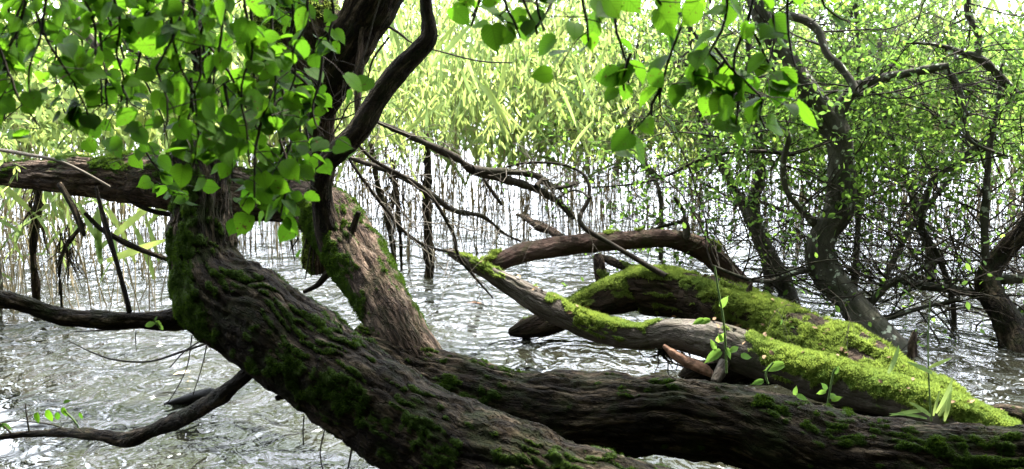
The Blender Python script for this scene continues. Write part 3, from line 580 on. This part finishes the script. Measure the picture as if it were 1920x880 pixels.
L_ = [([(1925, 690, 76, 6.0), (1905, 640, 62, 6.1), (1884, 595, 52, 6.2), (1862, 560, 46, 6.3), (1850, 525, 46, 6.35), (1868, 492, 40, 6.4), (1898, 455, 36, 6.4), (1940, 410, 32, 6.4), (2010, 330, 28, 6.4)], 'trunk'),
      ([(1853, 540, 30), (1848, 480, 18), (1846, 420, 15), (1850, 350, 14), (1855, 280, 12), (1870, 200, 9), (1880, 120, 7)], 'branch'),
      ([(1865, 565, 26), (1830, 552, 18), (1780, 542, 17), (1720, 535, 15), (1690, 528, 12), (1650, 545, 9)], 'branch'),
      ([(1896, 605, 34), (1925, 585, 30), (1960, 560, 26)], 'branch'), ([(1875, 525, 20), (1930, 522, 18), (1990, 520, 16)], 'branch'),
      ([(2010, 330, 26), (1960, 240, 22), (1920, 196, 19), (1880, 150, 17), (1840, 112, 16), (1800, 98, 12), (1760, 85, 8), (1700, 80, 5)], 'branch'), ([(1832, 112, 14), (1835, 70, 15), (1822, 42, 14), (1812, 20, 12), (1818, -30, 11)], 'branch')]
stL = []
for p, nme in L_:
    q = path(p, 6.4); big = p[0][2] > 60
    tube(nme, q, BK_tree if not big else BK_dark, tL, segs=56 if big else 16, step=.014 if big else .03, lump=.1, amp=.004 if big else .001, cells=28, seed=91.)
    stL.append(smooth(q, .06))
twigs_for(tL, stL, 120, .9, .006, 40, .04)
MN = [('slender grey sallow stem leaning out of the water left of the elbowed sallow', [(1495, 600, 40), (1480, 560, 36), (1462, 515, 34), (1440, 475, 32), (1420, 430, 32), (1412, 380, 26), (1425, 330, 22), (1420, 250, 18), (1412, 190, 14), (1400, 60, 10)], 7.1, 26),
      ('thin dark sallow sapling reaching up beyond the arched branch', [(1440, 500, 22), (1400, 400, 20), (1370, 340, 18), (1330, 260, 18), (1310, 200, 15), (1300, 120, 12), (1290, 0, 9)], 7.6, 26),
      ('straight brown sallow stem rising just right of the elbowed sallow', [(1604, 500, 14), (1610, 400, 12), (1612, 300, 12), (1613, 200, 10), (1608, 60, 9), (1600, -60, 8)], 7.4, 26),
      ('two crossing sallow stems between the elbowed sallow and the crooked one', [(1745, 480, 20), (1730, 430, 18), (1715, 380, 16), (1690, 300, 14), (1660, 220, 12), (1650, 80, 10)], 7.8, 28),
      ('pale thin sallow stem standing in bright water, bent like a bow', [(1790, 620, 12), (1785, 560, 12), (1760, 480, 12), (1728, 420, 14), (1750, 340, 12), (1800, 300, 10), (1860, 250, 8)], 6.6, 14),
      ('low sallow bush behind the arched branch with sprays of small leaves', [(1240, 400, 10), (1230, 340, 9), (1190, 270, 8), (1180, 180, 7), (1200, 60, 6)], 8.6, 22)]
for lb, p, d, n in MN:
    pw = PW(p[0][0], 440 + (F * tan(math.atan(H / (d * cos(TILT))) - TILT) if True else 0)); 
    t_ = thing('sallow_tree', lb, 'tree', (P(p[0][0], p[0][1], d)[0], P(p[0][0], p[0][1], d)[1], 0))
    q = path(p, d); q = [(*(np.array(q[0][:3]) * (1, 1, 0) + (0, 0, -.15)), q[0][3] * 1.1)] + q if q[0][2] > .05 else q
    tube('trunk', q, BK_tree, t_, segs=24, step=.03, lump=.1, amp=.002, cells=30)
    twigs_for(t_, [smooth(q, .06)], int(n * 2), .9, .005, 40, .042)
    if 'crossing' in lb: tube('trunk', path([(1660, 520, 14), (1700, 440, 12), (1760, 360, 11), (1800, 300, 10), (1810, 200, 9), (1780, 60, 7)], 7.7), BK_tree, t_, segs=14, step=.03, amp=0)
# arching bare brambles over the logs
tW = thing('arching_twig', 'thin dark twig arching over and down onto the mossy log', 'twig', P(1245, 515, 6.1))
polytubes('stem', [smooth(path(p, a, b), .04) for p, a, b in (([(1248, 518, 12), (1200, 490, 10), (1150, 460, 9), (1095, 427, 10), (1088, 405, 9), (1105, 370, 8), (1100, 335, 6), (1080, 318, 5), (1050, 308, 5), (1000, 305, 5), (955, 312, 4), (925, 330, 3), (900, 355, 2)], 6.1, 6.6), ([(1105, 372, 5), (1090, 360, 4), (1070, 358, 4), (1045, 372, 3)], 6.2, 6.5))], BK_twig, tW, 8)
tW2 = thing('arching_twig', 'long thin twig sweeping level across the reeds to the elbowed sallow', 'twig', P(1480, 285, 6.3))
o_ = [smooth(path(p, a, b), .05) for p, a, b in (([(1490, 290, 8), (1420, 284, 8), (1360, 287, 7), (1300, 305, 6), (1250, 330, 5), (1190, 345, 4), (1110, 352, 3)], 6.3, 7.0), ([(1280, 285, 4), (1300, 330, 5), (1340, 355, 5), (1380, 375, 6), (1430, 380, 7), (1480, 400, 8), (1540, 412, 8)], 7.0, 6.5), ([(1265, 370, 8), (1285, 410, 9), (1240, 425, 6), (1200, 440, 4)], 6.7, 6.7))]
polytubes('stem', o_, BK_twig, tW2, 6)
out, anc = [], []
for A in o_:
    for _ in range(14): i = random.randint(1, len(A) - 1); bush(A[i, :3], rng.normal(0, 1, 3) + (-.5, 0, -.2), .5, .003, 2, out, anc, .2, (2, 4), 0, 3)
polytubes('twigs', out, BK_twig, tW2, 4)
ps, ds = along(anc, 16, .01); N = len(ps); leaves('foliage', 'oval', ps, ds + rng.normal(0, .8, (N, 3)), rng.normal(0, .6, (N, 3)) + (0, 0, 1), rng.uniform(.02, .045, N), LF_shrub, tW2)

# ------------------------------------------------------------ dead stems standing in the reeds
for i, (lb, p, d) in enumerate((('shaggy dark dead stem standing in the water, rightmost of the dead stems', [(805, 500, 30), (803, 440, 26), (800, 380, 26), (803, 320, 22), (798, 250, 18)], 8.0),
        ('thin dark dead stem leaning in the reeds behind the climbing limb', [(738, 480, 16), (732, 430, 16), (718, 380, 15), (705, 330, 16), (695, 270, 12)], 7.6), ('upright dark dead stem in the reeds between two others', [(752, 470, 10), (748, 410, 12), (742, 350, 12), (735, 300, 8)], 8.2),
        ('dark dead stem standing at the far left among pale reeds', [(62, 470, 20), (66, 420, 22), (72, 370, 22), (80, 320, 16)], 7.0), ('crooked dark dead stem bending in front of the pale reeds', [(112, 510, 10), (120, 470, 14), (140, 440, 14), (160, 420, 10)], 6.8))):
    q = [(*c_[:3], c_[3] * .75) for c_ in path(p, d)]; q = [(q[0][0], q[0][1], -.1, q[0][3])] + q
    t_ = thing('dead_stem', lb, 'dead stem', (q[0][0], q[0][1], 0), 'dead stems standing in the reeds')
    tube('stem', q, BK_dark, t_, segs=20, step=.02, lump=.25, amp=.006, cells=30, seed=i * 3.)
    polytubes('bark_strand', [walk(P(p[1][0] + random.gauss(0, 8), random.uniform(p[-1][1], p[1][1]), d - .05), (random.gauss(0, .25), -.1, -1), random.uniform(.1, .4), 7, .12, 0, .004, .002) for _ in range(20)], BK_dark, t_, 4)

# ------------------------------------------------------------ reeds
def reed_bed(name, n, xr, yr, hr, leafn, lean=.06, mat=MT_reed, zleaf=.75, rr=(.003, .0055)):
    st = []; lp = []; ld = []; ls = []
    for _ in range(n):
        y = random.uniform(*yr); x = random.uniform(*xr) * (y / 9.0); h = random.uniform(*hr)
        A = walk((x, y, -.05), (random.gauss(0, lean), random.gauss(0, lean), 1), h, 7, .035, 0, random.uniform(*rr), .0015); st.append(A)
        for _k in range(leafn):
            z = random.uniform(zleaf, h); i = min(len(A) - 1, int(z / h * 7)); a = random.uniform(0, 2 * pi)
            lp.append(A[i, :3]); ld.append((cos(a), sin(a) * .7, random.uniform(.6, 3.0))); ls.append(random.uniform(.22, .5))
    o = polytubes(name, st, mat, None, 3); o['kind'] = 'stuff'
    l = leaves(name + '_foliage', 'blade', lp, ld, rng.normal(0, .3, (len(lp), 3)) + (0, -.3, 1), ls, LF_reed, None, wide=1.1); l['kind'] = 'stuff'
reed_bed('reeds', 1700, (-4.8, 4.8), (8.5, 12.5), (1.4, 2.5), 6, .08, zleaf=.85)
reed_bed('dead_reeds', 420, (-4.6, 4.8), (8.3, 10.5), (.9, 1.9), 1, .12, MT_straw)

reed_bed('pale_reeds', 150, (-4.9, -2.9), (6.6, 8.6), (.7, 1.35), 1, .2, MT_straw, .3)
def stalk(i, x0, y0, x1, y1, d0, d1, lb, mat=MT_straw, r=.004):
    p0 = P(x0, y0, d0); p1 = P(x1, y1, d1); p0[2] = min(p0[2], -.03) if mat is MT_straw else p0[2]
    q = [(*p0, r), (*(p0 * .5 + p1 * .5 + (random.gauss(0, .02), 0, .02)), r * .9), (*p1, r * .5)]
    o = polytubes('reed_stalk', [smooth(q, .1)], mat, None, 6); o.location = (0, 0, 0)
    tag(o, lb, 'reed', 'pale leaning reed stalks'); return o
for i, (x0, y0, x1, y1) in enumerate(((55, 545, 150, 400), (62, 510, 80, 350), (85, 530, 130, 350), (88, 525, 145, 415), (60, 500, 85, 370), (135, 520, 200, 440), (165, 510, 210, 400), (40, 520, 70, 380), (25, 505, 28, 380), (120, 470, 100, 340), (140, 480, 175, 360), (180, 470, 230, 380), (75, 470, 60, 330), (100, 490, 155, 380))):
    d = dwater(y0)
    stalk(i, x0, y0, x1, y1, d, d * .99, 'pale straw reed stalk leaning among others below the dark log over the water')
tR = thing('green_reed', 'fresh green reed with arching blades in front of the pale reed stalks', 'reed', PW(192, 512))
polytubes('stem', [smooth(path([(192, 512, 5), (186, 470, 5), (178, 430, 3)], dwater(512)), .1)], MT_cane, tR, 6)
lp = [P(190, 495, 6.2), P(188, 485, 6.2), P(200, 490, 6.2), P(205, 450, 6.2), P(186, 470, 6.2), P(182, 450, 6.2)]
leaves('blade', 'blade', lp, [(-.15, 0, 1), (-.05, .1, 1), (.9, 0, .35), (.8, 0, .7), (.5, 0, .6), (-.4, 0, .8)], [(0, -1, .2)] * 6, [.32, .28, .36, .34, .22, .25], LF_reed, tR, wide=1.6)

# ------------------------------------------------------------ lime trees: twigs with big round leaves hanging into the view
def lime(name_lb, base, crown_c, crown_r, ncrown, twigs, gap, lsize, extra=1.0):
    t_ = thing('lime_tree', name_lb, 'tree', base)
    tube('trunk', [(*base, .2), (base[0] + .1, base[1] + .1, 1.6, .17), (base[0] + .3, base[1] + .3, 3.0, .14), (crown_c[0], crown_c[1], crown_c[2] + .8, .06)], BK_tree, t_, segs=32, step=.06, lump=.08, amp=.004)
    u = nrmz(rng.normal(0, 1, (ncrown, 3))) * (rng.random((ncrown, 1)) ** .45); p = np.array(crown_c) + u * np.array(crown_r)  # unseen leaf mass added overhead to shade the foreground
    p = p[fbm(p * 1.1, 2) > -.12]; p = p[(p[:, 2] > 1.6 + .055 * np.maximum(p[:, 1], 0) + .35) & (np.linalg.norm(p - CAMP, axis=1) > 1.4) & (p[:, 1] < 2.5)]
    leaves('shade_crown', 'lime', p, rng.normal(0, 1, (len(p), 3)), rng.normal(0, .5, (len(p), 3)) + (0, 0, 1), rng.uniform(.13, .2, len(p)), LF_shade, t_)
    u = nrmz(rng.normal(0, 1, (9000, 3))) * (rng.random((9000, 1)) ** .45); p = np.array((base[0] * 1.3, -1.9, 1.9)) + u * np.array((4.2, 1.5, 2.3))  # unseen wall of leaves added behind the camera to block front fill
    p = p[(np.linalg.norm(p - CAMP, axis=1) > 1.3) & (p[:, 1] < .3) & (p[:, 2] > -.2)]
    leaves('fill_block_leaves', 'lime', p, rng.normal(0, 1, (len(p), 3)), rng.normal(0, .6, (len(p), 3)) + (0, .6, .6), rng.uniform(.16, .24, len(p)), LF_shade, t_)
    for pts, d0, d1 in twigs:
        q = smooth(path([(x, y, 7 - 4 * k / len(pts)) for k, (x, y) in enumerate(pts)], d0, d1), .03)
        q[:, :3] += np.cumsum(rng.normal(0, .0018, (len(q), 3)), 0)
        st = [q]; sub = []
        L = np.linalg.norm(np.diff(q[:, :3], axis=0), axis=1).sum()
        for k in range(int(L / .055 * extra)):
            i = random.randint(0, len(q) - 1); s_ = walk(q[i, :3], (random.choice((-1, 1)) * random.uniform(.5, 1), random.gauss(0, .4), random.uniform(-.9, .3)), random.uniform(.04, .13), 4, .2, -.12, .0016, .0008); sub.append(s_)
        br = polytubes('branch', st + sub, BK_twig, t_, 5)
        ps, ds = along([q], 1 / gap, .004); p2 = [s_[-1, :3] for s_ in sub] + [s_[2, :3] for s_ in sub if random.random() < .6]; ps = np.vstack([ps] + [np.array(p2)]) if p2 else ps
        n = len(ps); a = rng.uniform(0, 2 * pi, n)
        dr = np.stack([np.cos(a), np.sin(a) * .55, rng.uniform(-1.1, .05, n)], 1); nn = rng.normal(0, .45, (n, 3)) + np.array((0, -.62, .85))
        leaves('foliage', 'lime', ps + nrmz(dr) * .008, dr, nn, lsize * rng.uniform(.6, 1.2, n), LF_lime, br)
    return t_
env = lambda x: float(np.interp(x, [-40, 60, 160, 250, 300, 360, 420, 470, 530, 570, 600, 640], [210, 225, 205, 235, 330, 320, 330, 370, 415, 300, 200, 150]))
lt = [([(60, -60), (68, 20), (90, 80), (120, 130), (150, 175), (172, 245)], 2.3, 2.3), ([(-20, 20), (5, 90), (20, 140), (40, 190), (75, 245)], 2.3, 2.3), ([(225, -60), (215, 50), (200, 130), (225, 195), (262, 265), (322, 345)], 2.6, 3.3),
      ([(318, -60), (325, 50), (335, 110), (368, 180), (372, 230)], 2.2, 2.2), ([(345, -60), (372, 50), (420, 110), (470, 200), (500, 260)], 2.4, 2.5)]
for k in range(24):
    x = -30 + 655 * (k + .5) / 24 + random.gauss(0, 8); ye = env(x) * random.uniform(.5, 1.0)
    d = random.uniform(2.1, 3.0); x1 = x + random.gauss(0, 20); m_ = 5
    lt.append(([(x + (x1 - x) * j / m_ + random.gauss(0, 7), -60 + (ye + 60) * j / m_) for j in range(m_ + 1)], d, d + random.uniform(-.1, .25)))
for x in (340, 360, 440, 480, 520, 525, 545, 560, 575, 590):
    ye = env(x); d = random.uniform(2.3, 2.8); lt.append(([(x + random.gauss(0, 18), ye * .45), (x + random.gauss(0, 12), ye * .65), (x + random.gauss(0, 8), ye * .82), (x, ye)], d, d))
lime('lime tree whose leafy twigs hang dense over the trunk that bends upright', (-2.4, .6, 0), (-2.2, -.2, 3.9), (4.2, 3.6, 1.9), 19000, lt, .029, .042, 1.15)
rt = [([(900, -60), (905, 0), (893, 30)], 2.3, 2.3), ([(930, -60), (948, 15), (965, 50), (975, 75)], 2.3, 2.3), ([(1000, -60), (1008, 20), (1020, 55)], 2.3, 2.3), ([(1080, -60), (1098, 30), (1102, 70)], 2.3, 2.3), ([(960, -60), (985, 0), (1005, 40), (1015, 60)], 2.25, 2.3), ([(870, -60), (862, -20), (870, 0)], 2.3, 2.3), ([(905, -60), (900, 10), (888, 60)], 2.3, 2.3), ([(1165, -60), (1158, 40), (1168, 100), (1180, 155)], 2.4, 2.4),
      ([(1300, -60), (1282, 40), (1255, 110), (1240, 180), (1242, 215)], 2.4, 2.4), ([(1220, -60), (1228, -10), (1235, 5)], 2.3, 2.3), ([(1370, -60), (1362, 30), (1335, 90), (1300, 130)], 2.4, 2.4), ([(1425, -60), (1402, 50), (1378, 120), (1385, 180), (1380, 225)], 2.4, 2.4),
      ([(1402, 50), (1432, 110), (1465, 165)], 2.4, 2.5), ([(1340, 90), (1395, 150), (1430, 190)], 2.4, 2.4), ([(1535, -60), (1542, 0), (1565, 30), (1590, 42)], 2.3, 2.3), ([(1480, -60), (1478, 40), (1488, 120)], 2.4, 2.4), ([(1320, -60), (1328, 10)], 2.3, 2.3), ([(1130, -60), (1140, -15)], 2.3, 2.3), ([(1270, -60), (1268, -15)], 2.3, 2.3), ([(1365, 110), (1330, 150), (1345, 160)], 2.5, 2.5), ([(1180, 100), (1168, 140), (1165, 170)], 2.4, 2.4), ([(1245, 150), (1228, 195), (1225, 215)], 2.4, 2.4), ([(1400, 120), (1382, 170), (1375, 235)], 2.45, 2.4), ([(1300, 60), (1345, 110), (1380, 140)], 2.5, 2.5), ([(1440, -40), (1450, 60), (1442, 120)], 2.5, 2.5), ([(1100, -40), (1120, 10), (1130, 40)], 2.4, 2.4), ([(1040, -40), (1020, 20), (1000, 50)], 2.35, 2.3), ([(1430, 190), (1425, 215), (1432, 240)], 2.4, 2.4)]
lime('lime tree whose big round leaves dangle in front of the sallow thicket', (2.6, .5, .1), (2.6, -.2, 4.1), (4.2, 3.6, 1.9), 19000, rt, .042, .056, .7)

# paler narrow-leaved willow sprays behind the hanging lime twigs
tS = thing('willow_bush', 'pale green willow bush filling the far shore behind the log on the left', 'bush', (-3.2, 6.6, 0))
out, anc = [], []
for k in range(72):
    x = random.uniform(-60, 520); d = random.uniform(5.9, 7.2) if k % 9 else 5.0; bush(P(x, random.uniform(-60, 170), d), (random.gauss(0, .7), random.gauss(0, .3), -.5), random.uniform(.3, .55), .005, 1, out, anc, .16, (3, 4), -.03, 3)
tube('branch', path([(100, -30, 18), (170, 75, 16), (200, 105, 15), (228, 118, 12)], 4.2), BK_tgrey, tS, segs=12, step=.04, amp=0)
tube('branch', path([(200, 20, 16), (228, 60, 17), (245, 90, 15), (262, 105, 12)], 4.2), BK_tgrey, tS, segs=12, step=.04, amp=0)
tube('branch', path([(-40, 275, 7), (40, 288, 7), (110, 302, 6), (160, 325, 6), (205, 350, 5)], 3.6, 4.6), BK_tgrey, tS, segs=8, step=.04, amp=0)
tube('trunk', [(-3.2, 6.6, -.1, .06), (-3.1, 6.5, 1.0, .05), (-2.9, 6.3, 2.0, .04), (-2.5, 6.0, 3.0, .03)], BK_tree, tS, segs=16, step=.05)
polytubes('twigs', out, BK_twig, tS, 4)
ps, ds = along(anc, 50, .012); N = len(ps)
leaves('foliage', 'willow', ps, ds + rng.normal(0, .7, (N, 3)) + (0, 0, -.3), rng.normal(0, .7, (N, 3)) + (0, -.4, .8), rng.uniform(.04, .08, N), LF_willow, tS, wide=1.9)

for lb, x0, y0 in (('far pale willow bush beyond the reeds behind the long dead branches', -2.4, 14), ('far pale willow bush beyond the reeds above the arched branch', 1.4, 15), ('far pale willow bush beyond the reeds behind the elbowed sallow', 5.2, 14)):
    t_ = thing('willow_bush', lb, 'bush', (x0, y0, 0)); out, anc = [], []
    tr_ = [np.array([(x0, y0, -.1, .05), (x0 + .2, y0, .9, .04), (x0 - .1, y0, 1.9, .03), (x0 + .1, y0, 3.0, .02)])]
    tube('trunk', tr_[0], BK_tree, t_, segs=10, step=.1, amp=0)
    for _ in range(34): bush((x0 + random.gauss(0, 1.3), y0 + random.gauss(0, .6), random.uniform(1.1, 3.2)), rng.normal(0, 1, 3), .8, .006, 1, out, anc, .16, (3, 4), -.04, 3)
    polytubes('twigs', out, BK_twig, t_, 3); ps, ds = along(anc, 26, .02); N = len(ps)
    leaves('foliage', 'willow', ps, ds + rng.normal(0, .7, (N, 3)), rng.normal(0, .7, (N, 3)) + (0, -.4, .8), rng.uniform(.07, .12, N), LF_willow, t_, wide=1.6)

# ------------------------------------------------------------ seedlings, grass, floating bits
def seedling(lb, pts, d, lv, mat=LF_shrub, kind='lime', grp=None, cat='seedling'):
    t_ = thing('seedling', lb, cat, P(pts[0][0], pts[0][1], d), grp)
    polytubes('stem', [smooth(path([(x, y, 4) for x, y in pts], d), .02)], MT_cane, t_, 6)
    for (x, y, ang, px) in lv:
        a = radians(ang); leaves('leaf', kind, [P(x, y, d)], [(cos(a), random.gauss(0, .25), -sin(a))], [(random.gauss(0, .2), -.75, .6)], [px * .78 * d / F], mat, t_, wide=.58 if kind == 'lime' else 1)
seedling('green seedling with pointed leaves rising before the bare grey branch', [(1362, 700), (1360, 640), (1355, 590), (1346, 540), (1340, 500)], 4.9, [(1352, 575, -65, 30), (1345, 640, -60, 26), (1350, 660, 150, 42), (1362, 655, 60, 28), (1370, 660, -30, 26), (1340, 655, -110, 24), (1390, 668, 10, 30), (1330, 602, 175, 28), (1318, 600, 160, 26), (1355, 640, -120, 24)])
seedling('forked seedling shoot standing on the dark trunk', [(1548, 775), (1555, 740), (1562, 700), (1568, 690)], 4.1, [(1555, 745, 0, 30), (1560, 750, -20, 24), (1550, 730, -130, 22), (1566, 700, -70, 20), (1548, 735, 170, 20)])
seedling('small seedling leaves hugging the waterline behind the long trunk', [(1500, 765), (1492, 750), (1480, 745)], 4.3, [(1480, 748, 170, 26), (1495, 742, 20, 26), (1500, 755, 60, 22), (1490, 740, -80, 20)])
seedling('single arched seedling leaf before the mossy limb', [(1440, 720), (1436, 700), (1450, 680)], 4.6, [(1468, 685, 165, 44), (1430, 715, 170, 26)])
seedling('tiny sprout with narrow leaves on the dark branch end by the trunk', [(300, 615), (296, 608), (290, 604)], 3.35, [(290, 603, 20, 20), (292, 606, 170, 26), (298, 608, 60, 18), (290, 602, -60, 14)], kind='oval')
seedling('young leaves sprouting from the thin branch dipping in the water', [(150, 808), (140, 790), (120, 770)], 4.22, [(118, 765, 70, 22), (90, 770, 80, 30), (68, 775, 75, 24), (105, 775, 85, 24), (150, 775, 80, 16), (120, 755, -20, 16)], LF_lime)
seedling('two yellow-green leaves at the very tip of the dipping branch', [(-5, 815), (0, 800), (5, 795)], 4.4, [(4, 797, 30, 24), (-4, 800, -20, 22)])
tg = thing('reed_grass', 'tuft of broad green grass blades on the end of the mossy log', 'grass', P(1745, 790, 4.6))
polytubes('stem', [smooth(path([(1746, 790, 4), (1742, 720, 3), (1740, 640, 3), (1744, 560, 2)], 4.6), .05)], MT_cane, tg, 6)
for x, y, ang, px, wd in ((1750, 780, -80, 60, 1.6), (1755, 775, -60, 95, 1.6), (1745, 780, -140, 60, 2.4), (1738, 785, -165, 80, 1.4), (1760, 780, -50, 110, 1.5), (1748, 700, -150, 70, 2.2), (1742, 690, -30, 60, 2.), (1770, 790, -75, 70, 2.0), (1665, 700, -60, 70, 2.4), (1735, 770, 180, 70, 2.), (1700, 790, -160, 60, 2.)):
    a = radians(ang); leaves('blade', 'blade', [P(x, y, 4.55)], [(cos(a), random.gauss(0, .2), -sin(a))], [(random.gauss(0, .3), -.8, .5)], [px * .8 * 4.55 / F], LF_reed, tg, wide=wd)
# loose long grass blades hanging behind the bent stem
out_p, out_d, out_s = [], [], []
for k in range(70):
    x = random.choice((random.gauss(720, 60), random.gauss(960, 100), random.uniform(640, 1100))); d = random.uniform(6, 7.6)
    out_p.append(P(x, random.uniform(60, 300), d)); out_d.append((random.gauss(0, .6), random.gauss(0, .3), random.choice((-1, 1, 1)))); out_s.append(random.uniform(.2, .4))
l = leaves('foliage', 'blade', out_p, out_d, rng.normal(0, .3, (len(out_p), 3)) + (0, -1, .3), out_s, LF_reed, tF, wide=.9)

bk_ = thing('floating_bark', 'dark wet slab of bark floating half sunk beside the dipping branch', 'bark', PW(355, 755))
q = path([(308, 758, 8), (330, 753, 16), (365, 745, 26), (395, 738, 24), (404, 734, 12)], dwater(757))
tube('slab', q, MT_wet, bk_, segs=24, step=.01, lump=.15, amp=.004)
def leaf_on_water(lb, x, y, px, mat, ang):
    d = dwater(y); p = P(x, y, d); p[2] = .006
    o = leaves('floating_leaf', 'willow', [p], [(cos(ang), sin(ang), 0.02)], [(0, 0, 1)], [px * d / F], mat, None, wide=1.3); tag(o, lb, 'leaf')
leaf_on_water('brown narrow leaf floating on the ripples left of the bowed branch', 875, 570, 58, MT_orange, .1)
leaf_on_water('pale straw blade lying on the water below the leaning trunk', 325, 705, 55, MT_straw, .9)
rk = thing('small_log', 'short dark mossy log end beyond the tip of the mossy log', 'log', PW(1905, 785))
o1, s1 = tube('body', path([(1850, 765, 14), (1880, 772, 34), (1920, 785, 40), (1990, 800, 40)], 4.75), BK_dark, rk, segs=36, step=.012, lump=.12, amp=.005, moss=mossB, seed=3.)
st_ = thing('broken_stump', 'small splintered stump poking out of the water by the elbowed sallow root', 'stump', PW(1712, 668))
tube('stump', path([(1712, 672, 26), (1712, 650, 24), (1714, 630, 16), (1716, 618, 6)], dwater(668)), BK_rose, st_, segs=16, step=.01, lump=.25, amp=.004)
